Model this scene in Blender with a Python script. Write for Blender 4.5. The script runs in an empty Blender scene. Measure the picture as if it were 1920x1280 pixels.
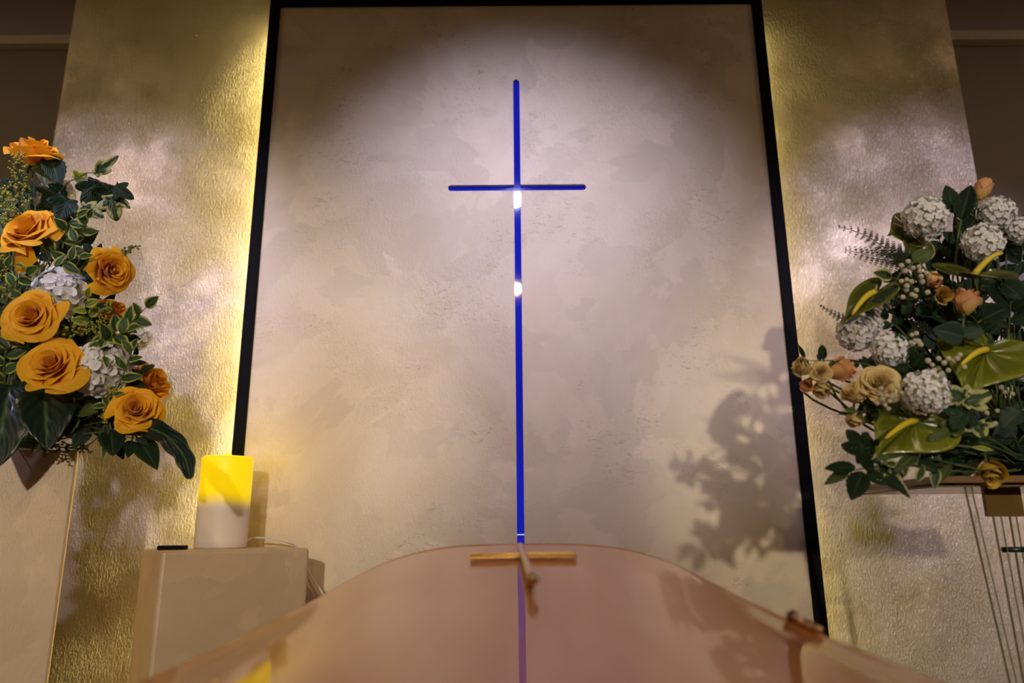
import bpy, bmesh, math, random
import numpy as np
from mathutils import Vector, Matrix
R = math.radians
PI = math.pi
col = bpy.context.scene.collection
scene = bpy.context.scene

# ------------------------------------------------------------------ camera
CZ = 1.2
PITCH, ROLL, FPX = R(14.35), 0.0075, 26.0 / 36.0 * 1920
_r0, _u0 = Vector((1, 0, 0)), Vector((0, -math.sin(PITCH), math.cos(PITCH)))
FWD = Vector((0, math.cos(PITCH), math.sin(PITCH)))
RT = math.cos(ROLL) * _r0 - math.sin(ROLL) * _u0
UP = math.cos(ROLL) * _u0 + math.sin(ROLL) * _r0
cam_d = bpy.data.cameras.new('camera')
cam = bpy.data.objects.new('camera', cam_d)
col.objects.link(cam)
cam.matrix_world = Matrix(((RT.x, UP.x, -FWD.x, 0), (RT.y, UP.y, -FWD.y, 0), (RT.z, UP.z, -FWD.z, CZ), (0, 0, 0, 1)))
cam_d.lens = 26.0
cam_d.sensor_width = 36.0
cam_d.clip_start = 0.02
cam_d.dof.use_dof = True
cam_d.dof.focus_distance = 1.85
cam_d.dof.aperture_fstop = 2.2
scene.camera = cam

# ------------------------------------------------------------------ world, exposure
w = bpy.data.worlds.new('world')
scene.world = w
w.use_nodes = True
w.node_tree.nodes['Background'].inputs[0].default_value = (0.05, 0.04, 0.03, 1)
w.node_tree.nodes['Background'].inputs[1].default_value = 0.2
vs = scene.view_settings
vs.view_transform = 'Standard'
vs.look = 'None'
vs.gamma = 1
vs.use_curve_mapping = False
vs.exposure = -0.14

# ------------------------------------------------------------------ lamps (ceiling spots; the fixtures are built below)
CEIL = 3.40
COOL = (0.62, 0.62, 1.0)
COOLS = (0.62, 0.58, 1.0)
WARM = (1.0, 0.70, 0.34)
#        x      y      aim(x, y, z)          half-cone blend power radius colour
SPOTS = [
    (0.03, -0.17, (0.05, 2.20, 2.02), 19.5, 0.95, 270, 0.045, COOL),
    (-1.36, 0.05, (-1.40, 2.30, 1.80), 19, 0.95, 360, 0.045, COOLS),
    (1.50, 0.05, (1.53, 2.30, 1.80), 19, 0.95, 360, 0.045, COOLS),
    (0.035, -2.07, (0.05, 2.20, 1.22), 20, 0.9, 125, 0.045, WARM),
]
# track spots on the rear wall that light the flowers from the front
FRONT = [(-0.12, -3.95, 2.2, (-1.14, 1.7, 1.50), 11.5, 0.6, 480, 0.07), (0.98, -3.95, 2.2, (1.16, 1.5, 1.50), 8.5, 0.75, 500, 0.07)]
for (x, y, z, aim, hc, bl, pw, rad) in FRONT:
    l = bpy.data.lights.new('spot', 'SPOT')
    l.energy = pw; l.color = (1.0, 0.89, 0.77); l.spot_size = R(hc * 2); l.spot_blend = bl; l.shadow_soft_size = rad
    o = bpy.data.objects.new('spot_light', l)
    col.objects.link(o)
    o.location = (x, y, z)
    o.rotation_euler = (Vector(aim) - o.location).to_track_quat('-Z', 'Y').to_euler()
for i, (x, y, aim, hc, bl, pw, rad, c) in enumerate(SPOTS):
    l = bpy.data.lights.new('spot', 'SPOT')
    l.energy = pw; l.color = c; l.spot_size = R(hc * 2); l.spot_blend = bl; l.shadow_soft_size = rad
    o = bpy.data.objects.new('spot_light', l)
    col.objects.link(o)
    o.location = (x, y, CEIL - 0.03)
    d = Vector(aim) - o.location
    o.rotation_euler = d.to_track_quat('-Z', 'Y').to_euler()
# broad warm fill added without fixtures; the outer pair brightens the side walls
for x, y, pw in ((-1.6, -1.3, 4.2), (1.6, -1.3, 4.2), (0.9, -3.2, 4.2), (-2.5, 0.9, 8), (2.5, 0.9, 8)):
    l = bpy.data.lights.new('room_fill', 'AREA')
    l.shape = 'DISK'; l.size = 0.35; l.energy = pw; l.color = (1.0, 0.72, 0.44)
    o = bpy.data.objects.new('fill_light', l)
    col.objects.link(o)
    o.location = (x, y, CEIL - 0.035)

# ------------------------------------------------------------------ helpers
def ray(px, py):
    return (FWD + RT * ((px - 960) / FPX) + UP * ((640 - py) / FPX))

def at(px, py, Y):
    d = ray(px, py)
    return Vector((0, 0, CZ)) + d * (Y / d.y)

def pxs(n, Y):
    """size in metres of n photo pixels at depth Y"""
    return n / FPX * Y

class MB:
    def __init__(s):
        s.v, s.f, s.a = [], [], []
    def add(s, vs_, fs, at_=None, M=None):
        b = len(s.v)
        for i, p in enumerate(vs_):
            p = Vector(p)
            s.v.append(tuple(M @ p) if M is not None else tuple(p))
            s.a.append(tuple(at_[i]) if at_ else (0.0, 0.0, 0.0))
        s.f += [tuple(b + k for k in f) for f in fs]
        return s
    def tube(s, pts, r, n=6, cap=True, attr=(0, 0, 0)):
        pts = [Vector(p) for p in pts]
        m = len(pts)
        rr = r if isinstance(r, (list, tuple)) else [r] * m
        vs_, fs = [], []
        ref = Vector((0.31, 0.17, 0.93))
        for i, p in enumerate(pts):
            t = (pts[min(i + 1, m - 1)] - pts[max(i - 1, 0)])
            if t.length < 1e-9: t = Vector((0, 0, 1))
            t.normalize()
            a = t.cross(ref)
            if a.length < 0.05: a = t.cross(Vector((1, 0, 0)))
            a.normalize(); b = t.cross(a)
            for k in range(n):
                an = 2 * PI * k / n
                vs_.append(p + (a * math.cos(an) + b * math.sin(an)) * rr[i])
        for i in range(m - 1):
            for k in range(n):
                k2 = (k + 1) % n
                fs.append((i * n + k, i * n + k2, (i + 1) * n + k2, (i + 1) * n + k))
        if cap:
            fs.append(tuple(range(n - 1, -1, -1))); fs.append(tuple((m - 1) * n + k for k in range(n)))
        s.add(vs_, fs, [attr] * len(vs_))
        return s
    def ball(s, c, r, nu=6, nv=4, attr=(0, 0, 0), sq=(1, 1, 1)):
        c = Vector(c)
        vs_ = [c + Vector((0, 0, r * sq[2]))]
        for j in range(1, nv):
            th = PI * j / nv
            for k in range(nu):
                ph = 2 * PI * k / nu
                vs_.append(c + Vector((math.sin(th) * math.cos(ph) * sq[0], math.sin(th) * math.sin(ph) * sq[1], math.cos(th) * sq[2])) * r)
        vs_.append(c - Vector((0, 0, r * sq[2])))
        fs = [(0, 1 + k, 1 + (k + 1) % nu) for k in range(nu)]
        for j in range(nv - 2):
            for k in range(nu):
                k2 = (k + 1) % nu
                a = 1 + j * nu
                fs.append((a + k, a + nu + k, a + nu + k2, a + k2))
        a = 1 + (nv - 2) * nu
        fs += [(a + k, len(vs_) - 1, a + (k + 1) % nu) for k in range(nu)]
        s.add(vs_, fs, [attr] * len(vs_))
        return s
    def lathe(s, prof, n=32, c=(0, 0, 0), cap=True):
        vs_, fs = [], []
        for r_, z in prof:
            for k in range(n):
                an = 2 * PI * k / n
                vs_.append((c[0] + r_ * math.cos(an), c[1] + r_ * math.sin(an), c[2] + z))
        for i in range(len(prof) - 1):
            for k in range(n):
                k2 = (k + 1) % n
                fs.append((i * n + k, i * n + k2, (i + 1) * n + k2, (i + 1) * n + k))
        if cap:
            fs.append(tuple(range(n - 1, -1, -1))); fs.append(tuple((len(prof) - 1) * n + k for k in range(n)))
        s.add(vs_, fs)
        return s
    def box(s, lo, hi, M=None):
        x0, y0, z0 = lo; x1, y1, z1 = hi
        s.add([(x0, y0, z0), (x1, y0, z0), (x1, y1, z0), (x0, y1, z0), (x0, y0, z1), (x1, y0, z1), (x1, y1, z1), (x0, y1, z1)],
              [(0, 3, 2, 1), (4, 5, 6, 7), (0, 1, 5, 4), (1, 2, 6, 5), (2, 3, 7, 6), (3, 0, 4, 7)], None, M)
        return s
    def mesh(s, name, mat, smooth=True):
        me = bpy.data.meshes.new(name)
        me.from_pydata(s.v, [], s.f)
        at_ = me.attributes.new('pat', 'FLOAT_VECTOR', 'POINT')
        at_.data.foreach_set('vector', np.array(s.a, dtype=np.float32).ravel())
        if smooth:
            me.polygons.foreach_set('use_smooth', [True] * len(me.polygons))
        me.materials.append(mat)
        me.update()
        return me
    def build(s, name, mat, parent=None, smooth=True):
        return link(name, s.mesh(name, mat, smooth), parent)

def link(name, me, parent=None):
    o = bpy.data.objects.new(name, me)
    col.objects.link(o)
    if parent: o.parent = parent
    return o

def bevel(o, w_, seg=2, ang=30):
    m = o.modifiers.new('bevel', 'BEVEL'); m.width = w_; m.segments = seg; m.limit_method = 'ANGLE'; m.angle_limit = R(ang)
    return o

def thing(name, label, cat, loc=(0, 0, 0), group=None, rot=None):
    o = bpy.data.objects.new(name, None)
    col.objects.link(o)
    o.empty_display_size = 0.02
    o.location = loc
    if rot is not None: o.rotation_euler = rot
    o['label'] = label; o['category'] = cat
    if group: o['group'] = group
    return o

def tag(o, label, cat, group=None, kind=None):
    o['label'] = label; o['category'] = cat
    if group: o['group'] = group
    if kind: o['kind'] = kind
    return o

def struct(o):
    o['kind'] = 'structure'
    return o

# ------------------------------------------------------------------ materials
def new_mat(name):
    m = bpy.data.materials.new(name)
    m.use_nodes = True
    nt = m.node_tree
    b = nt.nodes['Principled BSDF']
    return m, nt, b

def N(nt, t, **kw):
    n = nt.nodes.new(t)
    for k, v_ in kw.items():
        if k.startswith('i_'):
            key = k[2:]
            n.inputs[int(key) if key.isdigit() else key.replace('_', ' ')].default_value = v_
        else:
            setattr(n, k, v_)
    return n

def simple(name, c, rough=0.5, metal=0.0, coat=0.0, emit=None, es=0, trans=0, spec=None, ior=None, bump=0, bscale=60):
    m, nt, b = new_mat(name)
    b.inputs['Base Color'].default_value = (*c, 1)
    b.inputs['Roughness'].default_value = rough
    b.inputs['Metallic'].default_value = metal
    b.inputs['Coat Weight'].default_value = coat
    b.inputs['Coat Roughness'].default_value = 0.05
    if spec is not None: b.inputs['Specular IOR Level'].default_value = spec
    if ior: b.inputs['IOR'].default_value = ior
    b.inputs['Transmission Weight'].default_value = trans
    if emit:
        b.inputs['Emission Color'].default_value = (*emit, 1)
        b.inputs['Emission Strength'].default_value = es
    # slight procedural variation
    tc = N(nt, 'ShaderNodeTexCoord')
    nz = N(nt, 'ShaderNodeTexNoise', i_Scale=bscale, i_Detail=3.0)
    nt.links.new(tc.outputs['Object'], nz.inputs['Vector'])
    mx = N(nt, 'ShaderNodeMixRGB', blend_type='MULTIPLY'); mx.inputs[0].default_value = 0.25
    mx.inputs[1].default_value = (*c, 1)
    cr = N(nt, 'ShaderNodeValToRGB'); cr.color_ramp.elements[0].color = (0.6, 0.6, 0.6, 1); cr.color_ramp.elements[1].color = (1.2, 1.2, 1.2, 1)
    nt.links.new(nz.outputs['Fac'], cr.inputs[0]); nt.links.new(cr.outputs[0], mx.inputs[2])
    nt.links.new(mx.outputs[0], b.inputs['Base Color'])
    if bump:
        bp = N(nt, 'ShaderNodeBump', i_Strength=bump, i_Distance=0.002)
        nt.links.new(nz.outputs['Fac'], bp.inputs['Height']); nt.links.new(bp.outputs[0], b.inputs['Normal'])
    return m

def plaster(name, ca, cb, cd, metal, rough, pat_scale, bump_s, fine_s, fine_scale, scratch=0.5, bdist=0.004):
    m, nt, b = new_mat(name)
    L = nt.links
    tc = N(nt, 'ShaderNodeTexCoord')
    # trowelled patches: distorted voronoi cells blended with noise
    n1 = N(nt, 'ShaderNodeTexNoise', i_Scale=pat_scale, i_Detail=6.0, i_Roughness=0.62, i_Distortion=0.6)
    L.new(tc.outputs['Object'], n1.inputs['Vector'])
    sc = N(nt, 'ShaderNodeVectorMath', operation='SCALE'); sc.inputs['Scale'].default_value = 0.55
    L.new(n1.outputs['Color'], sc.inputs[0])
    ad = N(nt, 'ShaderNodeVectorMath', operation='ADD')
    L.new(tc.outputs['Object'], ad.inputs[0]); L.new(sc.outputs[0], ad.inputs[1])
    vo = N(nt, 'ShaderNodeTexVoronoi', feature='SMOOTH_F1', i_Scale=pat_scale * 4.2)
    vo.inputs['Smoothness'].default_value = 0.15
    L.new(ad.outputs[0], vo.inputs['Vector'])
    r1 = N(nt, 'ShaderNodeValToRGB'); r1.color_ramp.elements[0].position = 0.36; r1.color_ramp.elements[1].position = 0.64
    r1.color_ramp.elements[0].color = (*ca, 1); r1.color_ramp.elements[1].color = (*cb, 1)
    L.new(n1.outputs['Fac'], r1.inputs[0])
    sep = N(nt, 'ShaderNodeSeparateColor'); L.new(vo.outputs['Color'], sep.inputs[0])
    mr = N(nt, 'ShaderNodeMapRange'); mr.inputs['To Min'].default_value = 0.91; mr.inputs['To Max'].default_value = 1.05
    L.new(sep.outputs[0], mr.inputs['Value'])
    mv = N(nt, 'ShaderNodeMixRGB', blend_type='MULTIPLY'); mv.inputs[0].default_value = 1
    L.new(r1.outputs[0], mv.inputs[1]); L.new(mr.outputs[0], mv.inputs[2])
    # scratchy darker marks gathered in places
    mp = N(nt, 'ShaderNodeMapping'); mp.inputs['Scale'].default_value = (1.0, 1.0, 2.2); mp.inputs['Rotation'].default_value = (0, R(24), 0)
    L.new(tc.outputs['Object'], mp.inputs['Vector'])
    n2 = N(nt, 'ShaderNodeTexNoise', i_Scale=26.0, i_Detail=9.0, i_Roughness=0.78, i_Distortion=2.2)
    L.new(mp.outputs[0], n2.inputs['Vector'])
    n3 = N(nt, 'ShaderNodeTexNoise', i_Scale=4.2, i_Detail=3.0)
    L.new(tc.outputs['Object'], n3.inputs['Vector'])
    m1 = N(nt, 'ShaderNodeMapRange'); m1.inputs['From Min'].default_value = 0.54; m1.inputs['From Max'].default_value = 0.64
    L.new(n2.outputs['Fac'], m1.inputs['Value'])
    m2 = N(nt, 'ShaderNodeMapRange'); m2.inputs['From Min'].default_value = 0.50; m2.inputs['From Max'].default_value = 0.62
    L.new(n3.outputs['Fac'], m2.inputs['Value'])
    mm = N(nt, 'ShaderNodeMath', operation='MULTIPLY'); L.new(m1.outputs[0], mm.inputs[0]); L.new(m2.outputs[0], mm.inputs[1])
    ms = N(nt, 'ShaderNodeMath', operation='MULTIPLY'); ms.inputs[1].default_value = scratch; L.new(mm.outputs[0], ms.inputs[0])
    mc = N(nt, 'ShaderNodeMixRGB'); mc.inputs[2].default_value = (*cd, 1)
    L.new(ms.outputs[0], mc.inputs[0]); L.new(mv.outputs[0], mc.inputs[1])
    L.new(mc.outputs[0], b.inputs['Base Color'])
    b.inputs['Metallic'].default_value = metal
    rr = N(nt, 'ShaderNodeMapRange'); rr.inputs['To Min'].default_value = rough - 0.08; rr.inputs['To Max'].default_value = rough + 0.1
    L.new(n1.outputs['Fac'], rr.inputs['Value']); L.new(rr.outputs[0], b.inputs['Roughness'])
    # bump: fine grain, with rougher trowel patches
    n4 = N(nt, 'ShaderNodeTexNoise', i_Scale=fine_scale, i_Detail=5.0, i_Roughness=0.6, i_Distortion=0.8)
    mp4 = N(nt, 'ShaderNodeMapping'); mp4.inputs['Scale'].default_value = (1.25, 1.0, 0.62); mp4.inputs['Rotation'].default_value = (0, R(28), 0)
    L.new(tc.outputs['Object'], mp4.inputs['Vector']); L.new(mp4.outputs[0], n4.inputs['Vector'])
    hm = N(nt, 'ShaderNodeMath', operation='MULTIPLY'); L.new(n4.outputs['Fac'], hm.inputs[0])
    hr = N(nt, 'ShaderNodeMapRange'); hr.inputs['From Min'].default_value = 0.35; hr.inputs['From Max'].default_value = 0.65
    hr.inputs['To Min'].default_value = 0.15 * fine_s; hr.inputs['To Max'].default_value = fine_s
    L.new(n3.outputs['Fac'], hr.inputs['Value']); L.new(hr.outputs[0], hm.inputs[1])
    h2 = N(nt, 'ShaderNodeMath', operation='ADD'); L.new(hm.outputs[0], h2.inputs[0])
    h3 = N(nt, 'ShaderNodeMath', operation='MULTIPLY'); h3.inputs[1].default_value = 0.25
    L.new(n1.outputs['Fac'], h3.inputs[0]); L.new(h3.outputs[0], h2.inputs[1])
    bp = N(nt, 'ShaderNodeBump', i_Strength=bump_s, i_Distance=bdist)
    L.new(h2.outputs[0], bp.inputs['Height']); L.new(bp.outputs[0], b.inputs['Normal'])
    return m

def leafmat(name, body, edge, rib, rough=0.4, edge_w=0.8, coat=0.0, blotch=None, spec=0.5, veins=12):
    """body colour, margin colour, midrib colour; 'pat' = (|u| across the leaf, v along, random)"""
    m, nt, b = new_mat(name)
    L = nt.links
    a = N(nt, 'ShaderNodeAttribute', attribute_name='pat')
    s = N(nt, 'ShaderNodeSeparateXYZ'); L.new(a.outputs['Vector'], s.inputs[0])
    tc = N(nt, 'ShaderNodeTexCoord')
    nz = N(nt, 'ShaderNodeTexNoise', i_Scale=90.0, i_Detail=4.0); L.new(tc.outputs['Object'], nz.inputs['Vector'])
    off = N(nt, 'ShaderNodeMath', operation='MULTIPLY_ADD'); off.inputs[1].default_value = 0.5; 
    L.new(nz.outputs['Fac'], off.inputs[0]); L.new(s.outputs[0], off.inputs[2])
    r = N(nt, 'ShaderNodeMapRange'); r.inputs['From Min'].default_value = edge_w + 0.17; r.inputs['From Max'].default_value = edge_w + 0.30
    L.new(off.outputs[0], r.inputs['Value'])
    mx = N(nt, 'ShaderNodeMixRGB'); L.new(r.outputs[0], mx.inputs[0]); mx.inputs[2].default_value = (*edge, 1)
    # tone variation of the body by leaf
    hv = N(nt, 'ShaderNodeMixRGB'); hv.inputs[1].default_value = (*[c * 0.7 for c in body], 1); hv.inputs[2].default_value = (*[min(1, c * 1.4) for c in body], 1)
    L.new(s.outputs[2], hv.inputs[0]); L.new(hv.outputs[0], mx.inputs[1])
    rb = N(nt, 'ShaderNodeMapRange'); rb.inputs['From Min'].default_value = 0.03; rb.inputs['From Max'].default_value = 0.10
    rb.inputs['To Min'].default_value = 1; rb.inputs['To Max'].default_value = 0
    L.new(s.outputs[0], rb.inputs['Value'])
    m2 = N(nt, 'ShaderNodeMixRGB'); L.new(rb.outputs[0], m2.inputs[0]); L.new(mx.outputs[0], m2.inputs[1]); m2.inputs[2].default_value = (*rib, 1)
    L.new(m2.outputs[0], b.inputs['Base Color'])
    b.inputs['Roughness'].default_value = rough
    b.inputs['Coat Weight'].default_value = coat
    b.inputs['Coat Roughness'].default_value = 0.12
    b.inputs['Specular IOR Level'].default_value = spec
    # veins as bump
    vm = N(nt, 'ShaderNodeMath', operation='MULTIPLY_ADD'); vm.inputs[1].default_value = -0.55 if coat < .7 else -0.03
    L.new(s.outputs[0], vm.inputs[0]); L.new(s.outputs[1], vm.inputs[2])
    sn = N(nt, 'ShaderNodeMath', operation='MULTIPLY'); sn.inputs[1].default_value = 2 * PI * veins; L.new(vm.outputs[0], sn.inputs[0])
    s2 = N(nt, 'ShaderNodeMath', operation='SINE'); L.new(sn.outputs[0], s2.inputs[0])
    bp = N(nt, 'ShaderNodeBump', i_Strength=0.35 if coat < .7 else 0.6, i_Distance=0.002 if coat < .7 else 0.003)
    L.new(s2.outputs[0], bp.inputs['Height']); L.new(bp.outputs[0], b.inputs['Normal'])
    return m

def petalmat(name, tip, base, edge=None, rough=0.55, sss=0.0, hue=0.0):
    m, nt, b = new_mat(name)
    L = nt.links
    a = N(nt, 'ShaderNodeAttribute', attribute_name='pat')
    s = N(nt, 'ShaderNodeSeparateXYZ'); L.new(a.outputs['Vector'], s.inputs[0])
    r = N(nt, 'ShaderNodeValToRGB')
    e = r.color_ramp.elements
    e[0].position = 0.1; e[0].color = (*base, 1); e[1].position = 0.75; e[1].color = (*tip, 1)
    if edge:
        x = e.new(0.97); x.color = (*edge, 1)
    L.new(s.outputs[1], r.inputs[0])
    tc = N(nt, 'ShaderNodeTexCoord')
    nz = N(nt, 'ShaderNodeTexNoise', i_Scale=70.0, i_Detail=4.0); L.new(tc.outputs['Object'], nz.inputs['Vector'])
    mr = N(nt, 'ShaderNodeMapRange'); mr.inputs['To Min'].default_value = 0.8; mr.inputs['To Max'].default_value = 1.15
    L.new(nz.outputs['Fac'], mr.inputs['Value'])
    mx = N(nt, 'ShaderNodeMixRGB', blend_type='MULTIPLY'); mx.inputs[0].default_value = 1
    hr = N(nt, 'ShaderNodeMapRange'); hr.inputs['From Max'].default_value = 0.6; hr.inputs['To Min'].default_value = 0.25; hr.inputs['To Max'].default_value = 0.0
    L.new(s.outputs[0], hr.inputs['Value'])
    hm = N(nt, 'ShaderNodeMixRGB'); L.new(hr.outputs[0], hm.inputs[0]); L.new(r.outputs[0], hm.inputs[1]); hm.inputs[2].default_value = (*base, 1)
    L.new(hm.outputs[0], mx.inputs[1]); L.new(mr.outputs[0], mx.inputs[2])
    L.new(mx.outputs[0], b.inputs['Base Color'])
    b.inputs['Roughness'].default_value = rough
    b.inputs['Specular IOR Level'].default_value = 0.25
    b.inputs['Sheen Weight'].default_value = 0.15
    bp = N(nt, 'ShaderNodeBump', i_Strength=0.25, i_Distance=0.001)
    L.new(nz.outputs['Fac'], bp.inputs['Height']); L.new(bp.outputs[0], b.inputs['Normal'])
    # cloth petals let some light through
    tr = N(nt, 'ShaderNodeBsdfTranslucent'); L.new(mx.outputs[0], tr.inputs['Color'])
    ms = N(nt, 'ShaderNodeMixShader'); ms.inputs[0].default_value = 0.22
    out = nt.nodes['Material Output']
    L.new(b.outputs[0], ms.inputs[1]); L.new(tr.outputs[0], ms.inputs[2]); L.new(ms.outputs[0], out.inputs['Surface'])
    return m

M_panel = plaster('panel_plaster', (0.62, 0.495, 0.325), (0.75, 0.63, 0.45), (0.33, 0.235, 0.12), 0.15, 0.48, 1.9, 0.26, 1.0, 110, 0.75)
M_band = plaster('gold_plaster', (0.50, 0.39, 0.215), (0.68, 0.57, 0.41), (0.28, 0.20, 0.10), 0.48, 0.36, 1.6, 1.0, 1.6, 125, 0.3, 0.006)
M_ped = plaster('pedestal_plaster', (0.60, 0.45, 0.27), (0.70, 0.54, 0.35), (0.34, 0.23, 0.15), 0.25, 0.48, 2.2, 0.22, 1.2, 160, 0.3)
M_side = simple('side_wall_shaded', (0.34, 0.29, 0.24), 0.85, bump=0.15, bscale=200)  # darker than the bulkhead: the recess's shade is put into the colour
M_bulk = simple('bulkhead_paint', (0.46, 0.39, 0.40), 0.85, bump=0.15, bscale=200)
M_trim = simple('trim_paint', (0.75, 0.64, 0.52), 0.7)
M_room = simple('room_paint', (0.42, 0.36, 0.30), 0.8)
M_ceil = simple('ceiling_paint', (0.5, 0.46, 0.42), 0.9)
M_floor = simple('floor_stone', (0.16, 0.12, 0.09), 0.35)
M_black = simple('black_lacquer', (0.004, 0.004, 0.005), 0.6, spec=0.08)
M_led = simple('led_yellow', (0.9, 0.8, 0.4), 0.5, emit=(1.0, 0.86, 0.34), es=6.5)
M_led2 = simple('led_yellow_strong', (0.9, 0.8, 0.4), 0.5, emit=(1.0, 0.87, 0.38), es=20)
M_lamp = simple('lamp_face', (0.9, 0.9, 0.9), 0.5, emit=(0.95, 0.92, 1.0), es=60)
M_metal = simple('lamp_metal', (0.6, 0.6, 0.6), 0.35, 1.0)

# ------------------------------------------------------------------ setting
def sbox(name, lo, hi, mat, bev=0.0):
    o = MB().box(lo, hi).build(name, mat, None, False)
    struct(o)
    if bev: bevel(o, bev)
    return o

sbox('floor', (-3.2, -4.2, -0.1), (3.2, 3.2, 0.0), M_floor)
sbox('ceiling', (-3.2, -4.2, CEIL), (3.2, 3.2, CEIL + 0.1), M_ceil)
sbox('wall_left', (-3.3, -4.2, 0), (-3.2, 3.2, CEIL), M_room)
sbox('wall_right', (3.2, -4.2, 0), (3.3, 3.2, CEIL), M_room)
sbox('wall_rear', (-3.3, -4.3, 0), (3.3, -4.2, CEIL), M_room)
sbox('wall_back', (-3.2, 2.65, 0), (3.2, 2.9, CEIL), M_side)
YB, YP = 2.32, 2.20
xl = at(112, 180, YB).x; xr = at(1806, 180, YB).x
sbox('wall_front', (xl, YB, 0), (xr, 2.65, CEIL), M_band, 0.006)
# side bulkheads with their pale bottom trim
YK = 2.62
zl0 = at(60, 85, YK).z; zl1 = at(60, 69, YK).z
zr0 = at(1860, 77, YK).z; zr1 = at(1860, 60, YK).z
sbox('ceiling_bulkhead', (-3.2, YK + 0.01, zl1), (xl - 0.001, 2.65, CEIL), M_bulk)
sbox('ceiling_bulkhead', (xr + 0.001, YK + 0.01, zr1), (3.2, 2.65, CEIL), M_bulk)
sbox('trim_1', (-3.2, YK - 0.012, zl0), (xl - 0.001, 2.65, zl1), M_trim)
sbox('trim_2', (xr + 0.001, YK - 0.012, zr0), (3.2, 2.65, zr1), M_trim)

# framed centre panel, standing off the gold wall, back-lit
fl_in = at(458, 850, YP).x; fr_in = at(1494, 850, YP).x
z_top = at(960, 11, YP).z
FW = 0.034
FWR = 0.034
panel = thing('wall_panel', 'tall beige plaster wall panel in a thin black frame holding the blue cross', 'wall panel', (0, 0, 0))
cx = at(970, 352, YP).x; cz = at(970, 352, YP).z
panel.location = (cx, YP, 0.12)
PL = panel.location
# front slab, with the slots of the cross left open
ztip = at(966, 149, YP).z
zbar_lo, zbar_hi = at(970, 357, YP).z, at(970, 346, YP).z
bx0, bx1 = at(840, 352, YP).x, at(1099, 350, YP).x
sw = pxs(6.2, YP) / math.cos(PITCH) * 1.04
xb0, xb1 = cx - sw, cx + sw
def pb(lo, hi, mb): mb.box([lo[i] - PL[i] for i in range(3)], [hi[i] - PL[i] for i in range(3)])
mb = MB()
zb = 0.12
y0, y1 = YP, YP + 0.03
pb((fl_in, y0, zb), (bx0, y1, z_top), mb)
pb((bx1, y0, zb), (fr_in, y1, z_top), mb)
pb((bx0, y0, zbar_hi), (xb0, y1, z_top), mb)
pb((xb1, y0, zbar_hi), (bx1, y1, z_top), mb)
pb((xb0, y0, ztip), (xb1, y1, z_top), mb)
pb((bx0, y0, zb), (xb0, y1, zbar_lo), mb)
pb((xb1, y0, zb), (bx1, y1, zbar_lo), mb)
# rounded slot ends
def arc_fill(cx_, cz_, r, dirs):
    # two corner fillets that turn a square slot end into a half circle
    for sgn in (-1, 1):
        pts = []
        for k in range(9):
            a = PI / 2 * k / 8
            if dirs[1]:   # vertical slot, end pointing up
                pts.append((cx_ + sgn * r * math.cos(a), cz_ + r * math.sin(a)))
            else:
                pts.append((cx_ + dirs[0] * r * math.sin(a), cz_ + sgn * r * math.cos(a)))
        cor = (cx_ + sgn * r, cz_ + r) if dirs[1] else (cx_ + dirs[0] * r, cz_ + sgn * r)
        poly = pts + [cor]
        n = len(poly)
        v = [(p[0] - PL.x, y0 - PL.y, p[1] - PL.z) for p in poly] + [(p[0] - PL.x, y1 - PL.y, p[1] - PL.z) for p in poly]
        f = [(i, (i + 1) % n, n + (i + 1) % n, n + i) for i in range(n)]
        for i in range(n - 2): f.append((n - 1, i, i + 1)); f.append((2 * n - 1, n + i + 1, n + i))
        mb.add(v, f)
arc_fill(cx, ztip - sw, sw, (0, 1))
zbm, rb_ = (zbar_lo + zbar_hi) / 2, (zbar_hi - zbar_lo) / 2
arc_fill(bx0 + rb_, zbm, rb_, (-1, 0)); arc_fill(bx1 - rb_, zbm, rb_, (1, 0))
mb.build('panel_board', M_panel, panel, False)
fm = MB()
yf0, yf1 = YP - 0.012, YP + 0.055
pb((fl_in - FW, yf0, zb), (fl_in, yf1, z_top + FW), fm)
pb((fr_in, yf0, zb), (fr_in + FWR, yf1, z_top + FW), fm)
pb((fl_in, yf0, z_top), (fr_in, yf1, z_top + FW), fm)
bevel(fm.build('frame', M_black, panel, False), 0.002)
bk = MB(); pb((fl_in - 0.005, YP + 0.034, zb), (fr_in + 0.005, YP + 0.05, z_top), bk)
bk.build('backing_board', M_black, panel, False)
sp_ = MB()
for x in (fl_in + 0.12, cx, fr_in - 0.12): pb((x - 0.05, YP + 0.05, 0.12), (x + 0.05, YB, z_top - 0.2), sp_)
sp_.build('spacer', M_black, panel, False)
for nx0, nx1, lm in ((fl_in - 0.0338, fl_in - 0.022, M_led2), (fr_in + 0.012, fr_in + 0.024, M_led)):
    ld = MB(); pb((nx0, YP + 0.050, zb + 0.02), (nx1, YP + 0.094, z_top), ld)
    ld.build('led_strip', lm, panel, False)['label'] = 'glowing yellow light strip behind the frame'
ld = MB(); pb((fl_in, YP + 0.056, z_top - 0.004), (fr_in, YP + 0.062, z_top + 0.004), ld)
ld.build('led_strip', M_led, panel, False)

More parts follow.
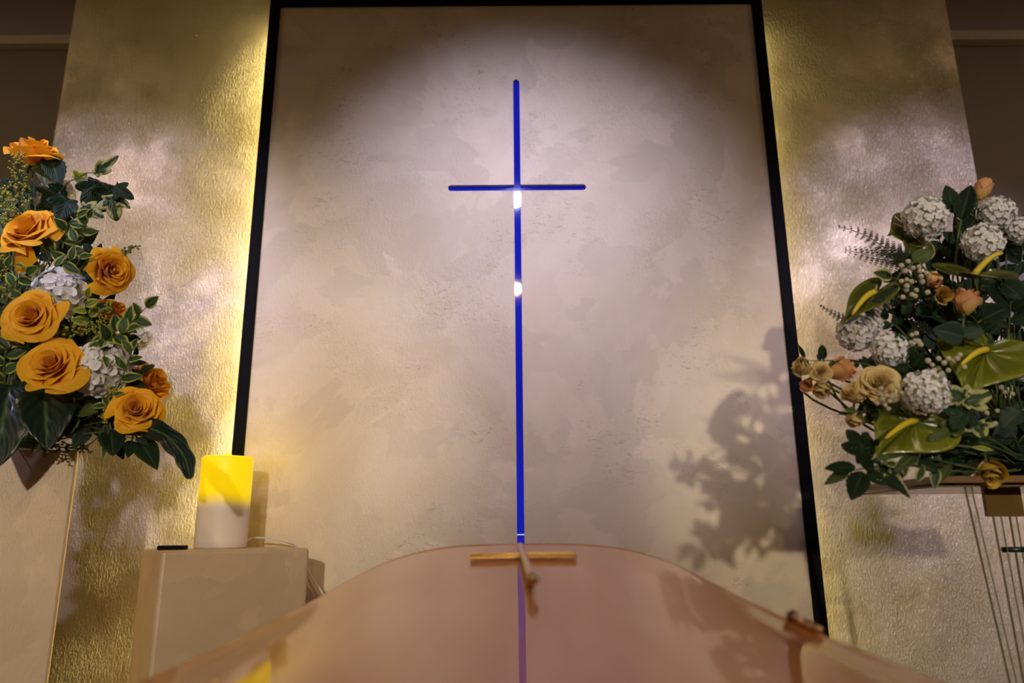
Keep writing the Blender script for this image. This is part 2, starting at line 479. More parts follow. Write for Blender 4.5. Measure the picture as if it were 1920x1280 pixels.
# blue glass cross set into the panel's slots
def blue_glass():
    m, nt, b = new_mat('blue_glass')
    b.inputs['Base Color'].default_value = (0.003, 0.006, 0.2, 1)
    b.inputs['Roughness'].default_value = 0.03
    b.inputs['IOR'].default_value = 1.5
    tc = N(nt, 'ShaderNodeTexCoord')
    nz = N(nt, 'ShaderNodeTexNoise', i_Scale=1.6, i_Detail=1.0)
    nt.links.new(tc.outputs['Object'], nz.inputs['Vector'])
    r = N(nt, 'ShaderNodeValToRGB'); r.color_ramp.elements[0].position = 0.35; r.color_ramp.elements[1].position = 0.7
    r.color_ramp.elements[0].color = (0.006, 0.008, 0.33, 1); r.color_ramp.elements[1].color = (0.010, 0.025, 0.72, 1)
    nt.links.new(nz.outputs['Fac'], r.inputs[0]); nt.links.new(r.outputs[0], b.inputs['Emission Color'])
    b.inputs['Emission Strength'].default_value = 0.55
    return m
M_blue = blue_glass()
cr = thing('wall_cross', 'tall slender glowing blue glass cross let into the beige panel', 'cross', (cx, YP + 0.012, zbm))
v = MB(); v.box((-sw, 0, 0.13 - zbm), (sw, 0.012, ztip - zbm)); v.build('upright', M_blue, cr, False)
v = MB(); v.box((bx0 - cx, 0.0005, -rb_), (-sw, 0.012, rb_)); v.build('crossbar_arm', M_blue, cr, False)
v = MB(); v.box((sw, 0.0005, -rb_), (bx1 - cx, 0.012, rb_)); v.build('crossbar_arm', M_blue, cr, False)
zj = at(974, 1002, YP).z - zbm
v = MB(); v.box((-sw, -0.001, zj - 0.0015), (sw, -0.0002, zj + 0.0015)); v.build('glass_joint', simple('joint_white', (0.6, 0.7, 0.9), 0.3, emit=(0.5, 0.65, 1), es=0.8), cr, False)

# ceiling spot fixtures
descs = ['ceiling spotlight lighting the middle of the framed panel', 'ceiling spotlight lighting the wall over the orange roses', 'ceiling spotlight lighting the wall over the anthuriums',
         'warm ceiling spotlight behind the camera above the coffin']
for (x, y, z, aim, *_), d in zip(FRONT, ('wall spotlight pointing at the orange rose arrangement', 'wall spotlight pointing at the anthurium arrangement')):
    t = thing('wall_spotlight', d, 'spotlight', (x, -4.2, z), 'wall spotlights behind the camera')
    MB().box((-0.03, 0, -0.03), (0.03, 0.16, 0.03)).build('bracket', M_metal, t, False)
    MB().tube([(0, 0.10, 0), (0, 0.235, 0)], 0.045, 24).build('lamp_body', M_metal, t, False)
    MB().tube([(0, 0.2351, 0), (0, 0.237, 0)], 0.038, 24).build('lamp_face', M_lamp, t, False)
for (x, y, aim, *_), d in zip(SPOTS, descs):
    t = thing('ceiling_spotlight', d, 'ceiling light', (x, y, CEIL), 'round ceiling spotlights')
    MB().lathe([(0.052, 0), (0.060, -0.002), (0.060, -0.008), (0.046, -0.012), (0.044, -0.004), (0.044, 0)], 32, cap=False).build('trim_ring', M_metal, t)
    MB().lathe([(0.001, -0.006), (0.044, -0.006), (0.044, -0.002), (0.001, -0.002)], 32).build('lamp_face', M_lamp, t)

# ------------------------------------------------------------------ pedestals
def pedestal(name, label, corner, ang, wid, dep, top):
    t = thing(name, label, 'pedestal', (corner.x, corner.y, 0))
    t.rotation_euler = (0, 0, ang)
    o = MB().box((0, 0, 0.0), (wid, dep, top)).build('body', M_ped, t, False)
    bevel(o, 0.006, 3)
    return t
# low pedestal with the candle lamp
c0 = at(303, 1032, 1.75); PT = c0.z
A1 = R(35); W1, D1 = 0.348, 0.25
low = thing('pedestal', 'low sand-coloured plaster pedestal carrying the yellow candle lamp', 'pedestal', (c0.x, c0.y, 0))
low.rotation_euler = (0, 0, A1)
bevel(MB().box((0, 0, 0), (W1, D1, PT)).build('body', M_ped, low, False), 0.009, 4)
# tall pedestal under the roses
c1 = at(148, 844, 1.75); TT = c1.z
A2 = R(29.9); W2, D2 = 0.36, 0.30
tall = thing('pedestal', 'tall sand-coloured plaster pedestal under the orange rose arrangement', 'pedestal', (c1.x - W2 * math.cos(A2), c1.y - W2 * math.sin(A2), 0))
tall.rotation_euler = (0, 0, A2)
bevel(MB().box((0, 0, 0), (W2, D2, TT)).build('body', M_ped, tall, False), 0.006, 3)

# ------------------------------------------------------------------ candle lamp, remote, cable
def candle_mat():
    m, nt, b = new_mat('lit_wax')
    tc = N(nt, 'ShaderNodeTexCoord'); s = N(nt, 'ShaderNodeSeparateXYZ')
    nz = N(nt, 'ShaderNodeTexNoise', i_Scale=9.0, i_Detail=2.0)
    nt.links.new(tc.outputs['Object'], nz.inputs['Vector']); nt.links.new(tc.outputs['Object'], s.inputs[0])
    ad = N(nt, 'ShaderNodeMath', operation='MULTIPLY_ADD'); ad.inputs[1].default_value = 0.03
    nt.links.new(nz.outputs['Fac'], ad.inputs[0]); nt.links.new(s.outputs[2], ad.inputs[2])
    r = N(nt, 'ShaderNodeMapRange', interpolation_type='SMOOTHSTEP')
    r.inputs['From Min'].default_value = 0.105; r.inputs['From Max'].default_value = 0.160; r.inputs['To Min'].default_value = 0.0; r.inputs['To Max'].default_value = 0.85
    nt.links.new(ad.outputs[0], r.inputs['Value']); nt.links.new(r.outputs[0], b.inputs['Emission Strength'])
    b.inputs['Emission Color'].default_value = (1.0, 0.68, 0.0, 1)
    mc_ = N(nt, 'ShaderNodeMixRGB'); mc_.inputs[1].default_value = (0.90, 0.78, 0.68, 1); mc_.inputs[2].default_value = (0.80, 0.55, 0.01, 1)  # upper wax coloured yellow to carry the lamp's glow in the base colour
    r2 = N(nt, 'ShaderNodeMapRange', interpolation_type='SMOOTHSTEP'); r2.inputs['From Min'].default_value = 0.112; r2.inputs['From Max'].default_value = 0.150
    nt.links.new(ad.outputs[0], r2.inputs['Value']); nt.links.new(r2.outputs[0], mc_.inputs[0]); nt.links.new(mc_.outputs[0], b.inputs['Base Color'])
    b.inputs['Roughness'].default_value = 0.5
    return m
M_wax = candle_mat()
YC = 1.99
cb = at(414, 1018, YC)
CH = (at(423, 857, YC).z - PT)
rc = pxs(46, YC) / math.cos(R(5)) * 0.985
cd_ = thing('candle_lamp', 'large pillar candle lamp, top half glowing yellow, on the low pedestal', 'candle lamp', (cb.x, YC, PT))
cd_.location.z = PT
prof = [(0.001, 0), (rc - 0.004, 0), (rc, 0.004)] + [(rc, 0.02 + (CH - 0.03) * k / 12) for k in range(13)] + [(rc - 0.001, CH - 0.003), (rc - 0.004, CH), (rc - 0.010, CH - 0.002), (rc - 0.016, CH - 0.012), (0.001, CH - 0.016)]
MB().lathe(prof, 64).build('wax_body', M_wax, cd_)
M_flame = simple('flame_plastic', (0.9, 0.6, 0.02), 0.4, emit=(1, 0.6, 0.0), es=0.5)
MB().lathe([(0.001, CH - 0.017), (0.006, CH - 0.010), (0.012, CH + 0.002), (0.009, CH + 0.007), (0.003, CH + 0.010), (0.001, CH + 0.011)], 16, c=(0.0, 0, 0)).build('flame', M_flame, cd_)
YLIGHT = bpy.data.lights.new('candle_glow', 'POINT'); YLIGHT.energy = 0.7; YLIGHT.color = (1.0, 0.72, 0.04); YLIGHT.shadow_soft_size = 0.05
yo = bpy.data.objects.new('candle_glow', YLIGHT); col.objects.link(yo)
yo.location = cd_.location + Vector((0.0, 0.0, CH + 0.035))

rp = at(324, 1024, 1.83)
rem = thing('remote_control', 'small black remote control on the left corner of the low pedestal', 'remote control', (rp.x, rp.y, PT), None, (0, 0, R(8)))
bevel(MB().box((-0.030, -0.02, 0), (0.030, 0.02, 0.010)).build('body', M_black, rem, False), 0.002)
MB().box((-0.022, -0.013, 0.010), (0.010, 0.013, 0.0106)).build('button_pad', simple('grey_pad', (0.12, 0.12, 0.11), 0.35), rem, False)
M_wire = simple('white_cable', (0.75, 0.72, 0.65), 0.45)
def smooth_path(pts, n=8):
    pts = [Vector(p) for p in pts]
    out = []
    for i in range(len(pts) - 1):
        p0 = pts[max(i - 1, 0)]; p1 = pts[i]; p2 = pts[i + 1]; p3 = pts[min(i + 2, len(pts) - 1)]
        for k in range(n):
            t = k / n
            out.append(0.5 * ((2 * p1) + (p2 - p0) * t + (2 * p0 - 5 * p1 + 4 * p2 - p3) * t * t + (3 * p1 - p0 - 3 * p2 + p3) * t ** 3))
    out.append(pts[-1])
    return out
wy = 2.09
wp = [at(462, 1014, 2.03), at(472, 1009, wy), at(492, 1008, wy), at(515, 1010, wy), at(540, 1016, 2.1), at(556, 1026, 2.12), at(569, 1050, 2.12), at(585, 1082, 2.12), at(602, 1108, 2.12), at(612, 1131, 2.12), at(622, 1190, 2.12), Vector((at(640, 1250, 2.14).x, 2.14, 0.5)), Vector((at(650, 1250, 2.14).x, 2.15, 0.01))]
wo = MB().tube([p for p in smooth_path(wp)], 0.0027, 8).build('power_cable', M_wire)
tag(wo, 'thin white cable trailing from the candle lamp down behind the low pedestal', 'cable')

# ------------------------------------------------------------------ coffin in the foreground
def wood_mat(name, c1_, c2_, rough=0.35, coat=1.0):
    m, nt, b = new_mat(name)
    L = nt.links
    tc = N(nt, 'ShaderNodeTexCoord')
    mp = N(nt, 'ShaderNodeMapping'); mp.inputs['Scale'].default_value = (9.0, 1.0, 9.0)
    L.new(tc.outputs['Object'], mp.inputs['Vector'])
    nz = N(nt, 'ShaderNodeTexNoise', i_Scale=1.6, i_Detail=6.0, i_Roughness=0.6, i_Distortion=0.4)
    L.new(mp.outputs[0], nz.inputs['Vector'])
    r = N(nt, 'ShaderNodeValToRGB'); r.color_ramp.elements[0].position = 0.3; r.color_ramp.elements[1].position = 0.75
    r.color_ramp.elements[0].color = (*c1_, 1); r.color_ramp.elements[1].color = (*c2_, 1)
    L.new(nz.outputs['Fac'], r.inputs[0]); L.new(r.outputs[0], b.inputs['Base Color'])
    b.inputs['Roughness'].default_value = rough
    b.inputs['Coat Weight'].default_value = coat
    b.inputs['Coat Roughness'].default_value = 0.015
    b.inputs['Coat IOR'].default_value = 1.36
    b.inputs['Specular IOR Level'].default_value = 0.2
    return m
M_lid = wood_mat('lacquered_wood', (0.54, 0.19, 0.034), (0.68, 0.26, 0.050), 0.5, 0.8)
XC = 0.018
sx = np.array([0, .05, .10, .14, .18, .22, .25, .28, .31, .34, .38, .41])
sz = np.array([0, .0002, .001, .003, .008, .016, .027, .040, .051, .060, .070, .079])
sy = np.array([1.30, 1.30, 1.295, 1.285, 1.26, 1.22, 1.17, 1.09, 1.00, .91, .80, .70])
def smooth_tab(x, y):
    g = np.linspace(0, .41, 165); v_ = np.interp(g, x, y)
    k = np.hanning(29); k /= k.sum()
    full = np.concatenate([v_[::-1][:-1], v_]); 
    ext = np.concatenate([np.full(14, full[0]) + (full[0] - full[1]) * np.arange(14, 0, -1), full, np.full(14, full[-1]) + (full[-1] - full[-2]) * np.arange(1, 15)])
    sm = np.convolve(ext, k, 'valid')
    return g, sm[164:]
g1, tz = smooth_tab(sx, sz); g2, ty = smooth_tab(sx, sy)
# fall of the crest line towards the foot end: steeper at the head, flatter further on
CREST_D = np.linspace(0, 2.1, 211)
_sl = 0.045 + 0.055 * np.clip((0.60 - CREST_D) / 0.28, 0, 1) ** 1.2
_sl = np.where(CREST_D > 0.9, 0.045 * np.clip((1.4 - CREST_D) / 0.5, 0, 1), _sl)
CREST_Z = np.concatenate([[0], np.cumsum((_sl[1:] + _sl[:-1]) / 2 * 0.01)])
def lid_z(x, y):
    s = float(np.interp(abs(x), g1, tz))
    yy = y
    zc = -0.0215 - float(np.interp(1.30 - yy, CREST_D, CREST_Z))
    return zc - s
def lid_y(x): return float(np.interp(abs(x), g2, ty))
coffin = thing('coffin', 'glossy reddish wooden coffin with a broad domed lid, close in the foreground', 'coffin', (XC, 0.3, 0.0))
NX, NY = 97, 90
YN = -0.72
vs_, fs = [], []
OX, OY = XC, 0.3
for i in range(NX):
    u = -1 + 2 * i / (NX - 1)
    x = u * 0.405
    yc = lid_y(x)
    for j in range(NY):
        y = YN + (yc - YN) * (j / (NY - 1))
        vs_.append((x, y - OY, CZ + lid_z(x, y)))
for i in range(NX - 1):
    for j in range(NY - 1):
        a = i * NY + j
        fs.append((a, a + NY, a + NY + 1, a + 1))
loop = [i * NY + NY - 1 for i in range(NX)] + [(NX - 1) * NY + j for j in range(NY - 2, -1, -1)] + [i * NY for i in range(NX - 2, -1, -1)] + [j for j in range(1, NY - 1)]
P2 = [Vector(vs_[k]) for k in loop]
n = len(P2)
base = [i for i in loop]
def outn(k):
    t = P2[(k + 1) % n] - P2[k - 1]
    t.z = 0; t.normalize()
    return Vector((-t.y, t.x, 0))
ns = [outn(k) for k in range(n)]
for _ in range(6):
    ns = [(ns[k - 1] + ns[k] * 2 + ns[(k + 1) % n]).normalized() for k in range(n)]
prev = base
for off, dz in ((0.0012, -0.0006), (0.0022, -0.002), (0.0032, -0.005), (0.008, -0.03), (0.030, -0.09), (0.034, -0.10), (0.040, -0.104), (0.040, -0.13)):
    cur = []
    for k in range(n):
        p = P2[k] + ns[k] * off
        vs_.append((p.x, p.y, p.z + dz)); cur.append(len(vs_) - 1)
    for k in range(n):
        k2 = (k + 1) % n
        fs.append((prev[k], prev[k2], cur[k2], cur[k])) if False else fs.append((prev[k], cur[k], cur[k2], prev[k2]))
    prev = cur
lid = MB().add(vs_, fs).build('lid', M_lid, coffin)
# body of the coffin: follows the lid outline, tapering to the base
vs_, fs = [], []
rows = [(-0.13, 0.045), (-0.15, 0.030), (-0.50, -0.005), (-0.52, 0.015), (-0.55, 0.015)]
for dz, off in rows:
    for k in range(n):
        p = P2[k] + ns[k] * off
        z = p.z + dz if dz == -0.13 else CZ - 0.12 + dz
        vs_.append((p.x, p.y, z))
for r_ in range(len(rows) - 1):
    for k in range(n):
        k2 = (k + 1) % n
        fs.append((r_ * n + k, (r_ + 1) * n + k, (r_ + 1) * n + k2, r_ * n + k2))
fs.append(tuple((len(rows) - 1) * n + k for k in range(n)))
MB().add(vs_, fs).build('body', M_lid, coffin)
zb_ = CZ - 0.67
bier = thing('bier', 'dark bier carrying the coffin', 'bier', (XC, 0.3, 0))
bevel(MB().box((-0.30, -0.80, zb_ - 0.04), (0.30, 0.55, zb_)).build('top', M_black, bier, False), 0.004)
for a in (-0.24, 0.24):
    for b_ in (-0.7, 0.45):
        MB().box((a - 0.025, b_ - 0.025, 0), (a + 0.025, b_ + 0.025, zb_ - 0.04)).build('leg', M_black, bier, False)

M_gold = simple('polished_brass', (0.70, 0.46, 0.15), 0.20, 1.0, bump=0.05, bscale=300)
M_golds = simple('satin_brass', (0.62, 0.42, 0.24), 0.32, 1.0)
# brass cross on the lid
ccp = at(977, 1032, 1.115)
bc = thing('coffin_cross', 'long slim brass cross lying along the crest of the coffin lid', 'cross', (ccp.x, 1.115, CZ + lid_z(ccp.x - XC, 1.115)))
hw0, hw1 = at(882, 1032, 1.115).x - ccp.x, at(1080, 1032, 1.115).x - ccp.x
hh = pxs(10.5, 1.115) / 2
pr = []
nn = 32
for k in range(nn + 1):
    t = k / nn
    z = -hh + 2 * hh * t
    tt_ = (2 * t) % 1.0 if t < 1 else 1.0
    y = -0.0035 - 0.0024 * math.sqrt(max(0, 1 - (2 * tt_ - 1) ** 2))
    pr.append((y, z))
pr += [(0.004, hh), (0.004, -hh)]
vs_ = [(hw0, p[0], p[1] + hh + 0.0008) for p in pr] + [(hw1, p[0], p[1] + hh + 0.0008) for p in pr]
m_ = len(pr)
fs = [(k, (k + 1) % m_, m_ + (k + 1) % m_, m_ + k) for k in range(m_)] + [tuple(range(m_ - 1, -1, -1)), tuple(range(m_, 2 * m_))]
o = MB().add(vs_, fs).build('crossbar', M_gold, bc, False)
p_a = at(975, 1022, 1.22); p_b = at(997, 1084, 0.84)
O_ = bc.location
mbs = MB()
N_ = 14
pts = [p_a.lerp(p_b, k / (N_ - 1)) - O_ for k in range(N_)]
pts = [Vector((p.x, p.y, max(p.z, CZ + lid_z(p.x + O_.x - XC, p.y + O_.y) + 0.0065 - O_.z))) for p in pts]
mbs.tube(pts, [0.0042 + 0.0008 * (k / 13) for k in range(N_)], 12)
mbs.build('stem', M_golds, bc)
MB().tube([pts[-1] + Vector((0, 0.004, 0)), pts[-1] + Vector((0.0007, -0.006, -0.0005)), pts[-1] + Vector((0.001, -0.016, -0.001))], [0.0052, 0.0066, 0.0054], 14).build('end_cap', M_golds, bc)
# small posts carrying the stem on the lid
for fr in (0.12, 0.88):
    p = p_a.lerp(p_b, fr) - O_
    zz = CZ + lid_z(p.x + O_.x - XC, p.y + O_.y) - O_.z
    MB().tube([(p.x, p.y, zz - 0.003), (p.x, p.y, max(p.z, zz + 0.004))], 0.0038, 8).build('post', M_golds, bc)
# lid screw on the right shoulder
q0 = at(1490, 1190, 0.955); q1 = at(1545, 1218, 0.90)
def on_lid(p, h):
    return Vector((p.x, p.y, CZ + lid_z(p.x - XC, p.y) + h))
s0, s1 = on_lid(q0, 0.006), on_lid(q1, 0.005)
ls = thing('lid_screw', 'pale blurred brass peg on the right shoulder of the coffin lid', 'screw', tuple(s0))
MB().tube([Vector((0, 0, 0)), (s1 - s0) * 0.5, s1 - s0], [0.0065, 0.006, 0.004], 14).build('shank', M_golds, ls)
MB().ball((0, 0, 0), 0.008, 14, 10).build('knob', simple('dark_brass', (0.22, 0.13, 0.06), 0.35, 1.0), ls)


# ================================================================== FLOWERS
rnd = random.Random(7)
M_stem = simple('stem_green', (0.07, 0.11, 0.03), 0.55)
M_twig = simple('twig_brown', (0.05, 0.035, 0.02), 0.6)
M_orange = petalmat('orange_petal', (0.92, 0.43, 0.010), (0.78, 0.25, 0.006), (0.96, 0.50, 0.014), 0.5)
M_peach = petalmat('peach_petal', (0.86, 0.52, 0.22), (0.62, 0.40, 0.08), (0.88, 0.46, 0.22), 0.5)
M_cream = petalmat('cream_petal', (0.74, 0.58, 0.22), (0.50, 0.36, 0.06), (0.80, 0.62, 0.30), 0.5)
M_yellow = petalmat('yellow_petal', (0.62, 0.38, 0.03), (0.42, 0.26, 0.02), (0.70, 0.48, 0.06), 0.5)
M_white = petalmat('white_petal', (0.95, 0.94, 0.97), (0.80, 0.80, 0.72), None, 0.5)
M_babys = petalmat('gypsophila_white', (0.80, 0.74, 0.60), (0.7, 0.62, 0.4), None, 0.7)
M_lime = simple('berry_lime', (0.34, 0.34, 0.03), 0.5)
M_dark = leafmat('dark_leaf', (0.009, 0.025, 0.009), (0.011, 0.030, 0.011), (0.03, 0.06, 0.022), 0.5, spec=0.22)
M_blueg = leafmat('grey_green_leaf', (0.026, 0.046, 0.032), (0.026, 0.046, 0.032), (0.05, 0.08, 0.05), 0.5, spec=0.25)
M_mid = leafmat('olive_leaf', (0.050, 0.078, 0.014), (0.06, 0.09, 0.02), (0.10, 0.14, 0.04), 0.45)
M_varie = leafmat('variegated_leaf', (0.022, 0.060, 0.014), (0.36, 0.40, 0.06), (0.08, 0.14, 0.03), 0.45, edge_w=0.68)
M_varic = leafmat('cream_edged_leaf', (0.018, 0.048, 0.014), (0.38, 0.38, 0.14), (0.07, 0.12, 0.03), 0.45, edge_w=0.62)
M_limeleaf = leafmat('lime_leaf', (0.16, 0.22, 0.02), (0.45, 0.50, 0.06), (0.3, 0.36, 0.05), 0.45, edge_w=0.55)
M_gloss = leafmat('glossy_leaf', (0.006, 0.018, 0.012), (0.008, 0.022, 0.014), (0.05, 0.10, 0.03), 0.32, coat=0.25, veins=5)
M_spathe = leafmat('anthurium_spathe', (0.105, 0.125, 0.005), (0.16, 0.18, 0.008), (0.12, 0.03, 0.012), 0.25, coat=0.8, veins=15)
M_spathed = leafmat('anthurium_spathe_dark', (0.055, 0.065, 0.006), (0.10, 0.12, 0.010), (0.08, 0.09, 0.01), 0.22, coat=0.8, veins=7)
M_spadix = simple('spadix_yellow', (0.72, 0.56, 0.03), 0.45, bump=0.6, bscale=500)
M_fern = simple('fern_green', (0.005, 0.014, 0.005), 0.6, spec=0.15)

def basis(z_dir, up_hint=(0, 0, 1), roll=0.0, loc=(0, 0, 0)):
    z = Vector(z_dir).normalized()
    u = Vector(up_hint)
    x = u.cross(z)
    if x.length < 1e-3: x = Vector((1, 0, 0))
    x.normalize(); y = z.cross(x)
    if roll:
        c, s = math.cos(roll), math.sin(roll)
        x, y = x * c + y * s, y * c - x * s
    return Matrix(((x.x, y.x, z.x, loc[0]), (x.y, y.y, z.y, loc[1]), (x.z, y.z, z.z, loc[2]), (0, 0, 0, 1)))

def face(r_, u_, t_):
    """direction: r_ to the photo's right, u_ up, t_ towards the camera"""
    return Vector((r_, -t_, u_)).normalized()

# ---------------- rose bloom (opens along +Z, base at origin, radius about 1)
def rose_mesh(mat, seed, opening=1.0, n=30, droop=0):
    """nested cupped petals; opening 0 = tight bud, 1 = full-blown"""
    rd = random.Random(seed)
    mb = MB()
    NU, NV = 13, 11
    for i in range(n):
        t = i / (n - 1)
        th0 = i * 2.39996 + rd.uniform(-.2, .2)
        rim = 0.05 + (0.42 + 0.50 * opening) * t ** (1.0 if opening > .5 else 0.8)
        hgt = (1.25 - 0.45 * opening) * (1.0 - (0.15 + 0.45 * opening) * t ** 2.2) * (0.93 + 0.07 * math.sin(i * 1.7))
        if t < 0.15: hgt *= 0.93
        if droop and i >= n - droop:
            rim, hgt, th0 = 1.0, -0.25, -PI / 2 + 0.9 * (n - 1 - i)
        lip = (0.03 + 0.22 * t * (0.25 + 0.75 * opening)) * (1 if t > .12 else .2)
        b0 = 0.03 + 0.16 * t
        Wd = 2.1 - 1.32 * min(1, t * 1.5)
        if opening < .5: Wd += .25
        if droop and i >= n - droop: Wd *= .6
        ph1, ph2, wv = rd.uniform(0, 6), rd.uniform(0, 6), rd.uniform(.7, 1.3)
        vs_, at_, fs = [], [], []
        for a in range(NU):
            u = -1 + 2 * a / (NU - 1)
            side = 1 - 0.30 * abs(u) ** 2.8 + 0.035 * max(0, 1 - abs(u) * 4) * t
            for b in range(NV):
                v = b / (NV - 1)
                q = v * side
                # quadratic curve base -> belly -> rim
                bx_, bz_ = rim * (1.02 + .10 * opening), hgt * 0.35
                rr = b0 * (1 - q) ** 2 + bx_ * 2 * q * (1 - q) + rim * q * q
                zz = -0.02 * (1 - q) ** 2 + bz_ * 2 * q * (1 - q) + hgt * q * q
                c = max(0, (v - .72) / .28)
                c = c * c
                cl_ = lip * c * (1.0 + 0.45 * math.sin(u * 2.6 * wv + ph1))
                rr += cl_
                zz -= cl_ * (0.25 + 0.95 * t * opening)
                rr *= 1 + 0.07 * u * (1 - .3 * t)
                rr += 0.022 * math.sin(3.4 * u * wv + ph2) * v * (0.3 + t)
                zz += 0.022 * math.sin(5.1 * u * wv + ph1) * v * v * (.3 + t)
                w_ = Wd * (0.30 + 0.70 * min(1, v * 1.8))
                th = th0 + u * w_
                vs_.append((max(rr, .008) * math.cos(th), max(rr, .008) * math.sin(th), zz)); at_.append((t, v, rd.random()))
        for a in range(NU - 1):
            for b in range(NV - 1):
                fs.append((a * NV + b, (a + 1) * NV + b, (a + 1) * NV + b + 1, a * NV + b + 1))
        mb.add(vs_, fs, at_)
    arr = np.array(mb.v); s = 1.0 / np.percentile(np.hypot(arr[:, 0], arr[:, 1]), 98)
    if droop: s *= 1.12
    mb.v = [(p[0] * s, p[1] * s, p[2] * s) for p in mb.v]
    return mb.mesh('bloom', mat)

def calyx_mesh(mat):
    mb = MB()
    mb.lathe([(0.02, -0.30), (0.10, -0.28), (0.17, -0.16), (0.16, -0.04), (0.10, 0.02)], 12, cap=False)
    for k in range(5):
        a = k * 2 * PI / 5
        M = Matrix.Rotation(a, 4, 'Z')
        vs_, fs = [], []
        for j in range(6):
            v = j / 5
            r_ = 0.10 + 0.42 * v; z = -0.04 + 0.20 * v - 0.34 * v * v; w_ = 0.12 * (1 - v) ** 0.7 + 0.004
            vs_ += [(r_, -w_, z), (r_, 0, z - 0.02), (r_, w_, z)]
        for j in range(5):
            for q in range(2):
                b_ = j * 3 + q
                fs.append((b_, b_ + 3, b_ + 4, b_ + 1))
        mb.add(vs_, fs, [(0.3, 0.5, 0.5)] * len(vs_), M)
    return mb.mesh('calyx', mat)

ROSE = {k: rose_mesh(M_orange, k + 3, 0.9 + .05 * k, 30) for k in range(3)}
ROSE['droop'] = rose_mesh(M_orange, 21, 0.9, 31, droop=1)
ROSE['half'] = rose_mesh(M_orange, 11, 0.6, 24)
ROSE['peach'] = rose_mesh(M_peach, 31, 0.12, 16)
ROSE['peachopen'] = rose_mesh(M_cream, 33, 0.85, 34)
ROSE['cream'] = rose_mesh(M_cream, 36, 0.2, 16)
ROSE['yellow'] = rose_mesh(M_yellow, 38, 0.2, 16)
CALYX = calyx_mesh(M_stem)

def stem_to(t, start_dir, root, r=0.0022, mat=None, name='stem', off=0.0):
    """curved stem from the thing's origin down to the root of the arrangement (world point)"""
    p0 = t.location.copy()
    d = Vector(start_dir).normalized()
    L = (Vector(root) - p0).length
    pts = []
    for k in range(11):
        s = k / 10
        a = p0 - d * off
        c = p0 - d * (off + 0.35 * L)
        b = Vector(root)
        pts.append((a * (1 - s) ** 2 + c * 2 * s * (1 - s) + b * s * s) - p0)
    return MB().tube(pts, r, 6).build(name, mat or M_stem, t)

def rose(px, py, wpx, Y, dirn, mesh, label, root, name='rose', cat='rose', group=None, roll=0.0, squash=1.0):
    p = at(px, py, Y)
    rad = pxs(wpx, Y) / 2
    d = Vector(dirn).normalized()
    M = basis(d, roll=roll)
    hgt = max(v.co.z for v in mesh.vertices) * rad * squash
    o0 = p - d * hgt * 0.55
    t = thing(name, label, cat, o0, group)
    q = M.to_quaternion()
    b = link('bloom', mesh, t); b.rotation_mode = 'QUATERNION'; b.rotation_quaternion = q; b.scale = (rad, rad, rad * squash)
    c = link('calyx', CALYX, t); c.rotation_mode = 'QUATERNION'; c.rotation_quaternion = q; c.scale = (rad, rad, rad * squash)
    stem_to(t, d, root, off=0.25 * rad)
    return t

# ---------------- hydrangea heads
def head_mesh(mat, seed, nfl, npet, psize, jitter=0.06, lower=-0.55):
    rd = random.Random(seed)
    mb = MB()
    k_ = 0
    for i in range(nfl):
        z = 1 - (1 - lower) * (i + .5) / nfl
        ph = i * 2.39996
        r_ = math.sqrt(max(0, 1 - z * z))
        d = Vector((r_ * math.cos(ph), r_ * math.sin(ph), z))
        d = (d + Vector([rd.uniform(-.14, .14) for _ in range(3)])).normalized()
        p = d * (0.90 + rd.uniform(-jitter, jitter))
        tilt = (d + Vector([rd.uniform(-.35, .35) for _ in range(3)])).normalized()
        M = basis(tilt, (rd.random(), rd.random(), .3), rd.uniform(0, 6), p)
        ps = psize * rd.uniform(.82, 1.12)
        for j in range(npet):
            Mj = M @ Matrix.Rotation(2 * PI * j / npet + rd.uniform(-.1, .1), 4, 'Z') @ Matrix.Rotation(R(rd.uniform(-26, 4)), 4, 'Y')
            vs_, at_ = [(0, 0, 0)], [(0, 0, 0)]
            for q in range(9):
                a = -1.25 + 2.5 * q / 8
                rr = ps * (0.80 + 0.24 * math.cos(a * 1.15))
                wf = 0.62 if npet > 4 else 0.80
                vs_.append((rr * math.cos(a * 0.62), rr * math.sin(a) * wf, ps * (0.10 + 0.06 * math.sin(q * 2.1 + seed))))
                at_.append((.8, 1, .5))
            vs_.insert(1, (ps * .52, 0, -ps * .06)); at_.insert(1, (.8, .55, .5))
            fs = [(1, 2 + q, 3 + q) for q in range(8)] + [(0, 2, 1), (0, 1, 10)]
            mb.add(vs_, fs, at_, Mj)
        mb.ball(p + tilt * ps * .05, ps * .13, 5, 3, (0, .2, 0))
    return mb.mesh('florets', mat)
HYD = [head_mesh(M_white, 5, 100, 4, 0.205, .09), head_mesh(M_white, 6, 92, 4, 0.215, .09)]
VIB = [head_mesh(M_white, 15, 200, 5, 0.155, 0.08, -.7), head_mesh(M_white, 16, 190, 5, 0.155, 0.10, -.7)]
M_core = simple('floret_core', (0.40, 0.42, 0.26), 0.8)
COREM = MB().ball((0, 0, 0), 0.80, 12, 8).mesh('core', M_core)

def hydra(px, py, wpx, hpx, Y, dirn, mesh, label, root, group, name='hydrangea'):
    p = at(px, py, Y); rx, rz = pxs(wpx, Y) / 2, pxs(hpx, Y) / 2
    t = thing(name, label, 'flower', p, group)
    M = basis(dirn, roll=px * 0.7).to_quaternion()
    rad = (rx + rz) / 2
    b = link('florets', mesh, t); b.rotation_mode = 'QUATERNION'; b.rotation_quaternion = M; b.scale = (rad,) * 3
    c = link('core', COREM, t); c.scale = (rad, rad, rad)
    stem_to(t, dirn, root, 0.0028, off=rad * 0.7)
    # the head is a little wider than tall
    b.scale = (rad, rad, rad)
    t.scale = (1, 1, 1)
    return t

